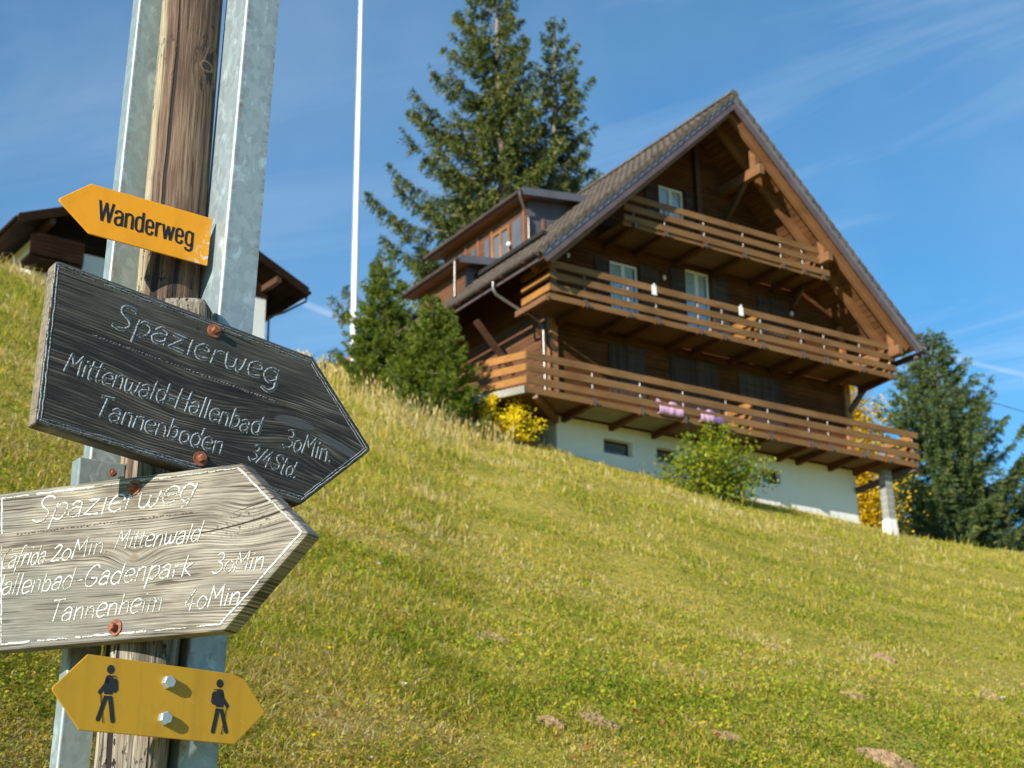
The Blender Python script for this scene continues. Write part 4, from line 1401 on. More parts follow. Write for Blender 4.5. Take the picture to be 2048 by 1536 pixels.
# clip holding the left profile, with its bolt
cl = MB()
for zc in (2.272,):
    c = Vector((-0.806, 2.705, zc))
    o_ = Vector((0.74, -2.80, -spz))
    q = [c - A2 * .014, c + A2 * .078, c + A2 * .078 - N2 * .006, c - A2 * .014 - N2 * .04]
    cl.hexa([p + o_ + Vector((0, 0, -.055)) for p in q], [p + o_ + Vector((0, 0, .022)) for p in q])
cl.build('steel_clip', M['galvanised_old'], sp, bevel=0.003)


def hexbolt(parent, s, z, y, rad, wash, material, washer=True, name='bolt', h=0.012, spin=0.3):
    """hexagon head on a washer, standing out towards -y of its sign"""
    mb = MB()
    if washer:
        ring = [(0, 0.0), (wash, 0.0), (wash, 0.0022), (wash * .92, 0.003), (0, 0.003)]
        pts = [(s, y - q[1], z) for q in ring]
        rg = [(s + wash * math.cos(k * math.pi / 14), z + wash * math.sin(k * math.pi / 14)) for k in range(28)]
        mb.prism(rg, y - .003, y)
    b0 = y - (0.003 if washer else 0.0)
    hx = [(s + rad * math.cos(spin + k * math.pi / 3), z + rad * math.sin(spin + k * math.pi / 3)) for k in range(6)]
    vs = [(p[0], b0, p[1]) for p in hx] + [(p[0], b0 - h * .82, p[1]) for p in hx] + [(s + (p[0] - s) * .84, b0 - h, z + (p[1] - z) * .84) for p in hx]
    mb.add(vs, [(k, (k + 1) % 6, (k + 1) % 6 + 6, k + 6) for k in range(6)] + [(k + 6, (k + 1) % 6 + 6, (k + 1) % 6 + 12, k + 12) for k in range(6)] + [list(range(12, 18))])
    return mb.build(name, material, parent)


for (x, y, z) in ((-0.762, 2.729, 2.270),):
    e_ = thing('tmp', None, None)
    bpy.data.objects.remove(e_)
    hb = hexbolt(None, 0, 0, 0, 0.0055, 0.0075, M['rust'], h=.006)
    hb.parent = sp
    hb.location = (x + .74, y - 2.80, z - spz)
    hb.rotation_euler = (0, 0, YW)


def round_poly(poly, rads, seg=5):
    out = []
    n = len(poly)
    for i, p in enumerate(poly):
        r = rads[i] if isinstance(rads, (list, tuple)) else rads
        p = Vector((p[0], p[1]))
        a = (Vector(poly[i - 1]) - p)
        b = (Vector(poly[(i + 1) % n]) - p)
        if r <= 0:
            out.append(tuple(p))
            continue
        half = a.angle(b) / 2
        d = min(r / math.tan(half), a.length * .45, b.length * .45)
        p0 = p + a.normalized() * d
        p1 = p + b.normalized() * d
        for k in range(seg + 1):
            t = k / seg
            out.append(tuple(p0 * (1 - t) ** 2 + p * 2 * t * (1 - t) + p1 * t * t))
    return out


def subdivide(poly, step):
    out = []
    for i, p in enumerate(poly):
        q = poly[(i + 1) % len(poly)]
        m = max(1, int(math.hypot(q[0] - p[0], q[1] - p[1]) / step))
        out += [(p[0] + (q[0] - p[0]) * k / m, p[1] + (q[1] - p[1]) * k / m) for k in range(m)]
    return out


# handwriting: strokes on a unit where capitals are 1 high and small letters 0.62
G = {
 'S': (.62, [[(.56, .88), (.44, 1.0), (.24, .97), (.16, .80), (.26, .62), (.42, .48), (.50, .30), (.42, .08), (.22, 0), (.02, .10)]]),
 'p': (.54, [[(.10, .62), (.06, -.34)], [(.09, .44), (.24, .63), (.43, .56), (.46, .26), (.32, .02), (.10, .08)]]),
 'a': (.52, [[(.06, .50), (.22, .63), (.38, .55), (.40, .30), (.41, .0)], [(.40, .34), (.20, .36), (.04, .22), (.08, .04), (.24, 0), (.40, .14)]]),
 'z': (.52, [[(.05, .61), (.42, .60)], [(.42, .60), (.04, .02)], [(.04, .02), (.46, 0)]]),
 'i': (.24, [[(.10, .58), (.10, 0)], [(.11, .80), (.115, .85)]]),
 'I': (.24, [[(.10, .62), (.10, 0)]]),
 'e': (.50, [[(.07, .30), (.42, .36), (.40, .56), (.22, .63), (.06, .46), (.06, .16), (.20, 0), (.42, .08)]]),
 'r': (.42, [[(.08, .60), (.08, 0)], [(.08, .36), (.18, .56), (.36, .58)]]),
 'w': (.72, [[(.04, .60), (.08, .14), (.18, 0), (.30, .10), (.34, .46)], [(.34, .46), (.38, .10), (.48, 0), (.58, .14), (.62, .60)]]),
 'g': (.54, [[(.42, .52), (.24, .63), (.07, .48), (.06, .20), (.22, .02), (.40, .14)], [(.45, .62), (.45, .1), (.42, -.22), (.26, -.36), (.06, -.28)]]),
 'q': (.54, [[(.42, .52), (.24, .63), (.07, .48), (.06, .20), (.22, .06), (.40, .18)], [(.46, .62), (.40, .18)], [(.38, .12), (.34, -.10)], [(.18, -.16), (.24, -.15)]]),
 'M': (.76, [[(.04, 0), (.12, 1.0)], [(.12, 1.0), (.34, .42)], [(.34, .42), (.60, 1.0)], [(.60, 1.0), (.64, 0)]]),
 't': (.34, [[(.14, .92), (.12, .10), (.24, 0)], [(.0, .64), (.28, .66)]]),
 'n': (.52, [[(.08, .60), (.08, 0)], [(.08, .38), (.20, .58), (.36, .58), (.41, .36), (.42, 0)]]),
 'l': (.24, [[(.10, 1.0), (.08, 0)]]),
 'd': (.56, [[(.40, .50), (.24, .62), (.07, .46), (.06, .18), (.20, 0), (.40, .12)], [(.46, 1.0), (.43, 0)]]),
 '-': (.42, [[(.06, .34), (.32, .35)]]),
 'H': (.66, [[(.08, 1.0), (.06, 0)], [(.54, 1.0), (.52, 0)], [(.07, .52), (.53, .54)]]),
 'b': (.54, [[(.08, 1.0), (.08, 0)], [(.08, .40), (.22, .61), (.40, .54), (.45, .28), (.34, .03), (.09, .05)]]),
 'T': (.60, [[(.02, .97), (.56, 1.0)], [(.30, .98), (.22, 0)]]),
 'o': (.52, [[(.25, .62), (.08, .48), (.06, .16), (.22, 0), (.40, .12), (.43, .44), (.25, .62)]]),
 '3': (.54, [[(.06, .92), (.26, 1.0), (.42, .86), (.36, .64), (.18, .56)], [(.18, .56), (.40, .46), (.46, .22), (.32, .02), (.12, 0), (.0, .12)]]),
 '0': (.50, [[(.24, .64), (.08, .48), (.06, .18), (.20, 0), (.38, .10), (.42, .44), (.24, .64)]]),
 '2': (.50, [[(.06, .74), (.22, .92), (.38, .80), (.34, .54), (.06, .02)], [(.06, .02), (.44, .04)]]),
 'M2': (.76, []),
 '.': (.22, [[(.08, .0), (.12, .04)]]),
 '4': (.58, [[(.36, .98), (.02, .30)], [(.02, .30), (.50, .32)], [(.34, .62), (.30, -.02)]]),
 '/': (.34, [[(.34, .98), (.02, -.02)]]),
 'C': (.60, [[(.54, .84), (.36, 1.0), (.14, .80), (.06, .40), (.18, .06), (.40, 0)]]),
 'f': (.40, [[(.42, .92), (.30, 1.0), (.20, .80), (.08, -.30)], [(.02, .50), (.34, .54)]]),
 'G': (.68, [[(.56, .86), (.40, 1.0), (.16, .82), (.06, .40), (.16, .06), (.40, .02), (.54, .22), (.54, .40)], [(.54, .40), (.32, .40)]]),
 'u': (.52, [[(.08, .60), (.08, .16), (.20, 0), (.36, .10), (.40, .60)], [(.40, .60), (.42, 0)]]),
 'k': (.50, [[(.10, 1.0), (.06, 0)], [(.40, .62), (.09, .30)], [(.12, .33), (.42, 0)]]),
 'h': (.52, [[(.10, 1.0), (.07, 0)], [(.08, .38), (.22, .60), (.38, .54), (.42, 0)]]),
 'm': (.74, [[(.08, .60), (.07, 0)], [(.08, .38), (.20, .60), (.32, .52), (.33, 0)], [(.33, .38), (.46, .60), (.60, .52), (.61, 0)]]),
 ' ': (.46, []),
}


def smooth_path(p, seg=5):
    if len(p) < 3:
        return [Vector(q) for q in p] if len(p) == 2 else p
    p = [Vector(q) for q in p]
    out = []
    for i in range(len(p) - 1):
        a, b, c, d = p[max(i - 1, 0)], p[i], p[i + 1], p[min(i + 2, len(p) - 1)]
        for k in range(seg):
            t = k / seg
            out.append(0.5 * ((2 * b) + (c - a) * t + (2 * a - 5 * b + 4 * c - d) * t * t + (3 * b - a - 3 * c + d) * t ** 3))
    return out + [p[-1]]


def stroke(mb, path, hw_, y, rnd, lift=0.0007):
    """a brushed or carved line: ribbon with a domed middle and rounded ends"""
    n = len(path)
    if n < 2:
        return
    d0 = (path[0] - path[1]).normalized() * hw_ * .6
    d1 = (path[-1] - path[-2]).normalized() * hw_ * .6
    path = [path[0] + d0] + list(path) + [path[-1] + d1]
    n = len(path)
    vs, a_ = [], []
    for i, p in enumerate(path):
        d = (path[min(i + 1, n - 1)] - path[max(i - 1, 0)]).normalized()
        nm = Vector((-d.y, d.x))
        w = hw_ * rnd.uniform(.82, 1.18) * (0.45 if i in (0, n - 1) else 1.0)
        for k in (-1, -.45, .45, 1):
            q = p + nm * w * k
            vs.append((q.x, y - (lift if abs(k) < .9 else 0.0002), q.y))
            a_.append(k)
    mb.add(vs, [(4 * i + k, 4 * i + k + 1, 4 * i + 5 + k, 4 * i + 4 + k) for i in range(n - 1) for k in range(3)], a_)


def write(mb, text, p0, p1, cap, hw_, y, slant=0.10, seed=1, vary=1.0):
    rnd = random.Random(seed)
    tot = sum(G[c][0] for c in text) - .08
    p0, p1 = Vector(p0), Vector(p1)
    e = (p1 - p0)
    L = e.length
    e = e / L
    up = Vector((-e.y, e.x))
    sx_ = L / tot
    x = 0.0
    for c in text:
        w, strokes = G[c]
        dy = rnd.uniform(-.035, .035) * vary
        gs = rnd.uniform(.94, 1.05)
        for s_ in strokes:
            pts_ = [Vector((px + rnd.uniform(-.018, .018), py * gs + dy + rnd.uniform(-.018, .018))) for px, py in s_]
            path = [p0 + e * (x + q.x) * sx_ + (up + e * slant) * q.y * cap for q in smooth_path(pts_)]
            if len(path) == 2:
                path = [path[0].lerp(path[1], k / 4) for k in range(5)]
            stroke(mb, path, hw_, y, rnd)
        x += w


def written(parent, material, *args, **kw):
    line_ = MB()
    write(line_, *args, **kw)
    return line_.build('lettering', material, parent, 'across')


def frame_line(mb, pts_, hw_, y, seed, breaks=0.0, double=0.0):
    rnd = random.Random(seed)
    for i, p in enumerate(pts_):
        q = pts_[(i + 1) % len(pts_)]
        p_, q_ = Vector(p), Vector(q)
        nrm = Vector((-(q_ - p_).y, (q_ - p_).x)).normalized()
        for off in ((-double, double) if double else (0.0,)):
            m = max(4, int((q_ - p_).length / 0.010))
            seg = []
            for k in range(m + 1):
                if rnd.random() < breaks and len(seg) > 2:
                    stroke(mb, seg, hw_ * rnd.uniform(.6, 1.25), y, rnd)
                    seg = []
                    continue
                seg.append(p_.lerp(q_, k / m) + nrm * (off + rnd.uniform(-.0009, .0009)))
            if len(seg) > 1:
                stroke(mb, seg, hw_ * rnd.uniform(.7, 1.2), y, rnd)


def sign_board(name, label, O, yaw, outline, thick, material, rads, bevel):
    o = thing(name, label, 'sign', (O[0], O[1], O[2] + EYE), R(yaw))
    b = MB()
    b.prism(subdivide(round_poly(outline, rads), 0.05), 0.0, thick)
    bo = b.build('board', material, o, bevel=bevel)
    return o, bo


# -- dark upper board
o, bo = sign_board('wooden_sign', 'dark weathered wooden arrow board with faded grey lettering, pointing right', (-0.567, 2.62, 0.8871), 37,
                   [(-0.3069, 0.1976), (0.2215, 0.121), (0.3596, -0.0458), (0.2037, -0.1813), (-0.3156, -0.1106)], 0.036, M['dark_board'], [.012, .012, .010, .014, .006], 0.004)
mb = MB()
frame_line(mb, [(-0.3014, 0.1864), (0.2174, 0.1097), (0.3470, -0.0473), (0.2050, -0.1690), (-0.3066, -0.1026)], 0.0021, 0.0, 5, 0.02, 0.0027)
mb.build('border_line', M['grey_letter'], o, 'across')
LM = M['grey_letter']
written(o, LM, 'SpazIerweg', (-0.1943, 0.0954), (0.1417, 0.0475), 0.047, 0.0037, 0.0, 0.10, 3)
written(o, LM, 'Mittenwald-Hallenbad', (-0.2727, -0.0065), (0.1103, -0.0600), 0.0375, 0.0030, 0.0, 0.12, 4)
written(o, LM, '30Min.', (0.1619, -0.0730), (0.2651, -0.0880), 0.0357, 0.0029, 0.0, 0.12, 5)
written(o, LM, 'Tannenboden', (-0.2103, -0.0780), (0.0345, -0.1090), 0.038, 0.0031, 0.0, 0.12, 6)
written(o, LM, '3/4 Std.'.replace(' ', ''), (0.0908, -0.1080), (0.190, -0.1320), 0.0335, 0.0027, 0.0, 0.14, 7)
mb = MB()
rnd = random.Random(9)
for k in range(62):
    t = (k + rnd.uniform(-.25, .25)) / 61
    x, z = -0.2251 + t * 0.3857, 0.0694 - t * 0.0591
    stroke(mb, [Vector((x - .0015, z)), Vector((x + .0015, z + rnd.uniform(-.001, .001)))], rnd.uniform(.0012, .0022), 0.0, rnd)
mb.build('dotted_line', M['grey_letter'], o, 'across')
hexbolt(o, 0.0069, 0.1288, 0.0, 0.0074, 0.0138, M['rust'], spin=.5)
hexbolt(o, -0.0067, -0.1247, 0.0, 0.0074, 0.0138, M['rust'], spin=.1)
MB().tube([(-0.0268, .0, 0.1265), (-0.0268, -.0004, 0.1265)], 0.0032, 10).build('old_hole', M['crack'], o)

# -- pale lower board
o, bo = sign_board('wooden_sign', 'pale bleached wooden arrow board with worn white lettering and a long crack, pointing right', (-0.6968, 2.62, 0.5819), -27,
                   [(-0.3431, 0.1617), (0.2473, 0.1406), (0.3951, -0.0024), (0.2273, -0.1519), (-0.3044, -0.1426)], 0.038, M['pale_board'], [.006, .006, .008, .010, .006], 0.004)
mb = MB()
frame_line(mb, [(-0.3182, 0.1505), (0.2424, 0.1322), (0.3818, 0.0009), (0.2195, -0.1404), (-0.2832, -0.1314)], 0.0021, 0.0, 8, 0.08)
mb.build('border_line', M['white_letter'], o, 'across')
LM = M['white_letter']
written(o, LM, 'SpazIerweq', (-0.2373, 0.0924), (0.1444, 0.0862), 0.047, 0.0023, 0.0, 0.30, 13)
written(o, LM, 'Cafrida', (-0.3051, 0.0131), (-0.1963, 0.0111), 0.037, 0.0018, 0.0, 0.30, 14)
written(o, LM, '20Min.', (-0.1803, 0.0108), (-0.0469, 0.0143), 0.034, 0.0018, 0.0, 0.30, 15)
written(o, LM, 'Mittenwald -', (-0.0284, 0.0178), (0.1992, 0.0088), 0.034, 0.0017, 0.0, 0.30, 16)
written(o, LM, 'Hallenbad', (-0.3266, -0.0381), (-0.1243, -0.0435), 0.0375, 0.0018, 0.0, 0.26, 17)
written(o, LM, '-', (-0.122, -0.0435), (-0.1000, -0.0440), 0.0375, 0.0018, 0.0, 0.26, 17)
written(o, LM, 'Gadenpark', (-0.0961, -0.0435), (0.1500, -0.0487), 0.038, 0.0018, 0.0, 0.28, 18)
written(o, LM, '30Min', (0.1965, -0.0509), (0.3022, -0.0536), 0.0335, 0.0018, 0.0, 0.26, 19)
written(o, LM, 'Tannenheim', (-0.171, -0.1002), (0.0891, -0.1030), 0.037, 0.0018, 0.0, 0.22, 20)
written(o, LM, '40Min', (0.1378, -0.1094), (0.2552, -0.1086), 0.035, 0.0018, 0.0, 0.26, 21)
mb = MB()
for k in range(52):
    t = (k + rnd.uniform(-.3, .3)) / 51
    x, z = -0.2663 + t * 0.4124, 0.0748 - t * 0.0104 + rnd.uniform(-.001, .001)
    stroke(mb, [Vector((x - .0016, z)), Vector((x + .0016, z))], rnd.uniform(.0008, .0019), 0.0, rnd, .0004)
mb.build('dotted_line', M['bore'], o, 'across')
mb = MB()
for path, w in (([(0.0988, 0.0276), (0.1654, 0.0251), (0.2408, 0.0293), (0.3142, 0.0387), (0.3502, 0.0456), (0.3600, 0.0406)], 0.0027), ([(0.236, 0.053), (0.30, 0.064), (0.328, 0.0693)], 0.0013)):
    sm = smooth_path(path, 6)
    n = len(sm)
    for i in range(n - 1):
        w0, w1 = w * (0.2 + 0.8 * i / n) * rnd.uniform(.8, 1.1), w * (0.2 + 0.8 * (i + 1) / n)
        p, q = sm[i], sm[i + 1]
        mb.add([(p.x, -.0004, p.y - w0), (q.x, -.0004, q.y - w1), (q.x, -.0004, q.y + w1), (p.x, -.0004, p.y + w0)], [(0, 1, 2, 3)])
mb.build('crack', M['crack'], o)
hexbolt(o, 0.0105, 0.1281, 0.0, 0.0074, 0.0145, M['rust'], spin=.2)
hexbolt(o, -0.0102, -0.1247, 0.0, 0.0074, 0.0145, M['rust'], spin=.45)

# -- orange arrow plate
o, bo = sign_board('metal_sign', 'orange enamelled arrow plate reading Wanderweg, pointing left', (-0.7105, 2.675, 1.2619), 37,
                   [(-0.1877, 0.0038), (-0.1246, 0.0548), (0.1319, 0.05), (0.127, -0.0563), (-0.121, -0.0505)], 0.004, M['orange_enamel'], [.007, .006, .004, .004, .006], 0.0012)


# condensed grotesque letters as even printed strokes: advance, then strokes
GR = {
 'W': (.66, [[(.0, 1), (.14, 0)], [(.14, 0), (.285, .96)], [(.285, .96), (.43, 0)], [(.43, 0), (.57, 1)]]),
 'a': (.43, [[(.03, .54), (.05, .66), (.17, .72), (.28, .66), (.31, .54), (.31, .3), (.31, 0)], [(.31, .44), (.18, .41), (.06, .34), (.03, .20), (.06, .06), (.15, .02), (.25, .07), (.31, .18)]]),
 'n': (.44, [[(.04, .74), (.04, 0)], [(.04, .54), (.10, .68), (.20, .72), (.29, .66), (.32, .52), (.32, .25), (.32, 0)]]),
 'd': (.45, [[(.32, 1), (.32, 0)], [(.32, .56), (.26, .69), (.17, .72), (.07, .65), (.04, .50), (.04, .36), (.04, .22), (.07, .08), (.17, .01), (.26, .04), (.32, .17)]]),
 'e': (.43, [[(.04, .37), (.18, .37), (.31, .37)], [(.31, .37), (.31, .52), (.27, .67), (.17, .72), (.07, .67), (.04, .52), (.04, .36), (.04, .21), (.07, .07), (.17, .01), (.27, .05), (.31, .19)]]),
 'r': (.32, [[(.04, .74), (.04, 0)], [(.04, .48), (.09, .63), (.15, .69), (.24, .69)]]),
 'w': (.56, [[(.0, .74), (.115, 0)], [(.115, 0), (.23, .70)], [(.23, .70), (.345, 0)], [(.345, 0), (.46, .74)]]),
 'g': (.45, [[(.32, .74), (.32, .3), (.32, -.06), (.28, -.19), (.17, -.24), (.07, -.20), (.04, -.11)], [(.32, .56), (.26, .69), (.17, .72), (.07, .65), (.04, .50), (.04, .36), (.04, .24), (.07, .10), (.17, .03), (.26, .06), (.32, .19)]]),
}


def print_text(mb, text, p0, p1, cap, hw_, y):
    tot = sum(GR[c][0] for c in text) - .13
    p0, p1 = Vector(p0), Vector(p1)
    e = p1 - p0
    sx_ = e.length / tot
    e.normalize()
    up = Vector((-e.y, e.x))
    x = 0.0
    lay = 0
    for c in text:
        w, strokes = GR[c]
        for s_ in strokes:
            path = [p0 + e * (x + q[0]) * sx_ + up * q[1] * cap for q in smooth_path([Vector(q) for q in s_], 6)]
            n = len(path)
            vs = []
            for i, p in enumerate(path):
                d = (path[min(i + 1, n - 1)] - path[max(i - 1, 0)]).normalized()
                nm = Vector((-d.y, d.x))
                wid = hw_ * (1.0 - 0.16 * abs(d.dot(e)))
                for k in (-1, 1):
                    q = p + nm * wid * k
                    vs.append((q.x, y - lay * 0.00002, q.y))
            mb.add(vs, [(2 * i, 2 * i + 1, 2 * i + 3, 2 * i + 2) for i in range(n - 1)])
            lay = (lay + 1) % 9
        x += w
    return mb


print_text(MB(), 'Wanderweg', (-0.1055, -0.0175), (0.0900, -0.0235), 0.0425, 0.0028, -0.0005).build('lettering', M['black_print'], o)

# -- yellow double arrow with two walkers
o, bo = sign_board('metal_sign', 'yellow metal double ended arrow plate with two black walker pictograms', (-0.6055, 2.6, 0.3266), 37,
                   [(-0.2015, 0.0061), (-0.1433, 0.0673), (0.144, 0.0531), (0.1938, -0.01), (0.1356, -0.0687), (-0.1484, -0.0582)], 0.004, M['yellow_enamel'], [.007, .004, .004, .006, .004, .004], 0.0012)


def limb(mb, pts_, w, y):
    """flat printed bar with round ends through the points"""
    path = [Vector(p) for p in pts_]
    for p, q in zip(path[:-1], path[1:]):
        d = (q - p).normalized()
        nm = Vector((-d.y, d.x)) * w
        out = []
        a0 = math.atan2(nm.y, nm.x)
        for k in range(9):
            a = a0 + math.pi * k / 8
            out.append((p.x + w * math.cos(a), y, p.y + w * math.sin(a)))
        for k in range(9):
            a = a0 + math.pi + math.pi * k / 8
            out.append((q.x + w * math.cos(a), y, q.y + w * math.sin(a)))
        mb.add(out, [list(range(len(out)))])
        y -= 0.00006


def walker(parent, f):
    mb = MB()
    y = -0.0005
    c = (-0.1015, 0.0447)
    mb.add([(*f((c[0] + .0068 * math.cos(a), c[1] + .0076 * math.sin(a))),) for a in [2 * math.pi * k / 24 for k in range(24)]], [list(range(24))])
    torso = round_poly([(-0.1098, 0.0285), (-0.1075, 0.0341), (-0.1017, 0.0356), (-0.0970, 0.0326), (-0.0955, 0.0298), (-0.0953, 0.0030), (-0.1108, 0.0030), (-0.1100, 0.0172)], .002)
    pack = round_poly([(-0.0975, 0.0300), (-0.0895, 0.0300), (-0.0870, 0.0255), (-0.0858, 0.0116), (-0.0895, 0.0066), (-0.0975, 0.0066)], .0025)
    hip = [(-0.1106, 0.0006), (-0.0955, 0.0004), (-0.0945, -0.0040), (-0.1106, -0.0050)]
    for k, pl in enumerate((torso, pack, hip)):
        mb.add([f(p, .00005 * k) for p in pl], [list(range(len(pl)))])
    sub = MB()
    limb(sub, [(-0.1064, 0.0264), (-0.1085, 0.0185), (-0.1178, 0.0058)], .0035, 0)
    limb(sub, [(-0.1072, -0.0030), (-0.1180, -0.0390)], .0037, -.0002)
    limb(sub, [(-0.0990, -0.0028), (-0.0921, -0.0400)], .0039, -.0003)
    limb(sub, [(-0.1168, 0.0040), (-0.1140, -0.0134)], .0008, -.0004)
    limb(sub, [(-0.1140, -0.0134), (-0.1087, -0.0440)], .0008, -.0005)
    limb(sub, [(-0.0990, 0.0335), (-0.0938, 0.0340), (-0.0901, 0.0322)], .0007, -.0005)
    mb.add([f((v[0], v[2]), -v[1]) for v in sub.v], sub.f)
    return mb.build('walker_pictogram', M['black_print'], parent)


walker(o, lambda p, d=0.0: (p[0], -0.0005 - d, p[1]))
walker(o, lambda p, d=0.0: (0.0015 - p[0] * 0.985 + 0.0, -0.0005 - d, p[1] * 0.985 - 0.0090))
hexbolt(o, 0.0026, 0.0300, 0.0, 0.0118, 0.0150, M['bolt_zinc'], False, h=0.013, spin=.2)
hexbolt(o, 0.0003, -0.0313, 0.0, 0.0118, 0.0150, M['bolt_zinc'], False, h=0.013, spin=.4)
# spacers that hold the plates off the stake
for nm, loc, ln in (('spacer', (-0.600, 2.604, 1.86), 0.09), ('spacer', (-0.606, 2.604, 1.79), 0.09)):
    s_ = MB().tube([(0, 0, 0), (0, ln, 0)], 0.008, 10).build(nm, M['bolt_zinc'], sp)
    s_.location = (loc[0] + .74, loc[1] - 2.80, loc[2] - spz)


# ---------------------------------------------------------------- trees and shrubs
class Foliage:
    """many small triangles and quads gathered into arrays"""
    def __init__(s):
        s.co = []
        s.t = []
        s.nq = 0

    def blades(s, base, direc, length, width, tint, rng):
        """pointed slips: base (n,3), unit direction (n,3), length (n), width (n)"""
        n = len(base)
        side = np.cross(direc, rng.normal(size=(n, 3)))
        side /= np.linalg.norm(side, axis=1, keepdims=True) + 1e-9
        mid = base + direc * (length * 0.45)[:, None]
        tip = base + direc * length[:, None]
        w = side * (width / 2)[:, None]
        q = np.stack([base, mid - w, tip, mid + w], 1)
        s.co.append(q.reshape(-1, 3))
        s.t.append(np.repeat(tint, 4))

    def build(s, name, material, parent):
        co = np.concatenate(s.co)
        t = np.concatenate(s.t)
        f = np.arange(len(co)).reshape(-1, 4)
        return fast_mesh(name, co, f, material, parent, np.clip(t, 0, 1))


def spruce(name, label, loc, height, radius, seed, leaf, group=None, n_whorl=30, per=5, bare=0.04, droop=0.45, gaps=0.12, lean=(0, 0),
           needle=0.16, dens=1.0, upturn=0.22, shape=0.85, top_r=0.02, dead_top=0.0, hang=0.5, cap_len=None, azfun=None, twig=0.40, slip=0.19):
    rng = np.random.default_rng(seed)
    o = thing(name, label, 'tree', loc, 0, group)
    trunk = MB()
    rb = 0.018 * height + 0.04
    k = 12
    tp = []
    wx, wy = rng.uniform(-.012, .012, 2)
    for i in range(k + 1):
        h = i / k
        tp.append((lean[0] * h * height + wx * height * math.sin(h * 5), lean[1] * h * height + wy * height * math.sin(h * 4 + 1), height * h - (0.5 if i == 0 else 0)))
    trunk.tube(tp, [rb * (1 - .93 * i / k) for i in range(k + 1)], 9)
    fol = Foliage()
    for w in range(n_whorl):
        hf = bare + (1 - bare) * (w + rng.uniform(-.3, .3)) / n_whorl
        hf = min(max(hf, bare), 0.985)
        nb_ = max(3, int(per + rng.integers(-1, 2)))
        a0 = rng.uniform(0, 6.28)
        for b in range(nb_):
            if rng.random() < gaps:
                continue
            az = a0 + 6.283 * b / nb_ + rng.uniform(-.35, .35)
            L = radius * (1 - hf) ** shape * rng.uniform(.62, 1.12) + 0.18 * top_r * height
            if azfun:
                L *= azfun(az, hf)
            if cap_len:
                L = min(L, cap_len)
            if L < 0.12:
                continue
            d = np.array([math.cos(az), math.sin(az), 0.0])
            sd_ = np.array([-d[1], d[0], 0.0])
            dr = droop * (1 - hf) ** 0.7 * rng.uniform(.6, 1.3)
            base = np.array([np.interp(hf, np.linspace(0, 1, k + 1), [p[j] for p in tp]) for j in range(3)])
            rise = 0.25 + 0.5 * hf

            def pos(t):
                t = np.asarray(t)
                z = L * (rise * t * 0.35 * hf - dr * t * (1.55 - t) + upturn * t ** 3)
                return base + d * (L * t)[..., None] + np.array([0, 0, 1.0]) * z[..., None]

            trunk.tube([tuple(pos(np.array(t_))) for t_ in (0, .33, .66, 1.0)], [rb * (1 - .9 * hf) * .26 + .008, rb * (1 - .9 * hf) * .18 + .006, .008, .004], 5, False)
            nt = max(6, int(L / needle * 2.9 * dens))
            ts = rng.uniform(.10, 1.0, nt) ** 0.8
            ts[-1] = 1.0
            for t_ in ts:
                p0 = pos(np.array(t_))
                tl = (twig * L * (1 - t_ * .75) * rng.uniform(.45, 1.0) + needle * .8)
                tl = min(tl, 1.25)
                sg = rng.choice((-1, 1))
                fw = rng.uniform(.35, 1.0)
                hd = hang * rng.uniform(.2, 1.3) * (1 - hf * .5)
                td = d * fw + sd_ * sg * rng.uniform(.3, 1.0) + np.array([0, 0, -hd + upturn * .6 * t_])
                td /= np.linalg.norm(td)
                m = max(5, int(tl / needle * 9 * dens))
                u = rng.random(m)
                bp = p0 + td * (tl * u)[:, None] + np.array([0, 0, -1.0]) * (0.18 * tl * hang * u ** 2)[:, None]
                nd = td * rng.uniform(.4, 1.2, (m, 1)) + rng.normal(size=(m, 3)) * .55
                nd[:, 2] += rng.uniform(-.35, .25, m)
                nd /= np.linalg.norm(nd, axis=1, keepdims=True)
                tint = rng.uniform(.12, .68, m) + 0.20 * (u > .7) + 0.14 * rng.normal() + (.10 if t_ > .8 else 0)
                fol.blades(bp, nd, needle * rng.uniform(.6, 1.3, m), needle * slip * rng.uniform(.7, 1.3, m), tint, rng)
    # leader
    m = 40
    u = rng.random(m)
    top = np.array(tp[-1])
    bp = top - np.array([0, 0, 1.0]) * (u * height * .07)[:, None]
    nd = rng.normal(size=(m, 3))
    nd[:, 2] = np.abs(nd[:, 2]) + .3
    nd /= np.linalg.norm(nd, axis=1, keepdims=True)
    fol.blades(bp, nd, needle * rng.uniform(.6, 1.1, m), np.full(m, needle * .22), rng.uniform(.3, .9, m), rng)
    trunk.build('trunk', M['bark'], o)
    fol.build('crown', leaf, o)
    return o


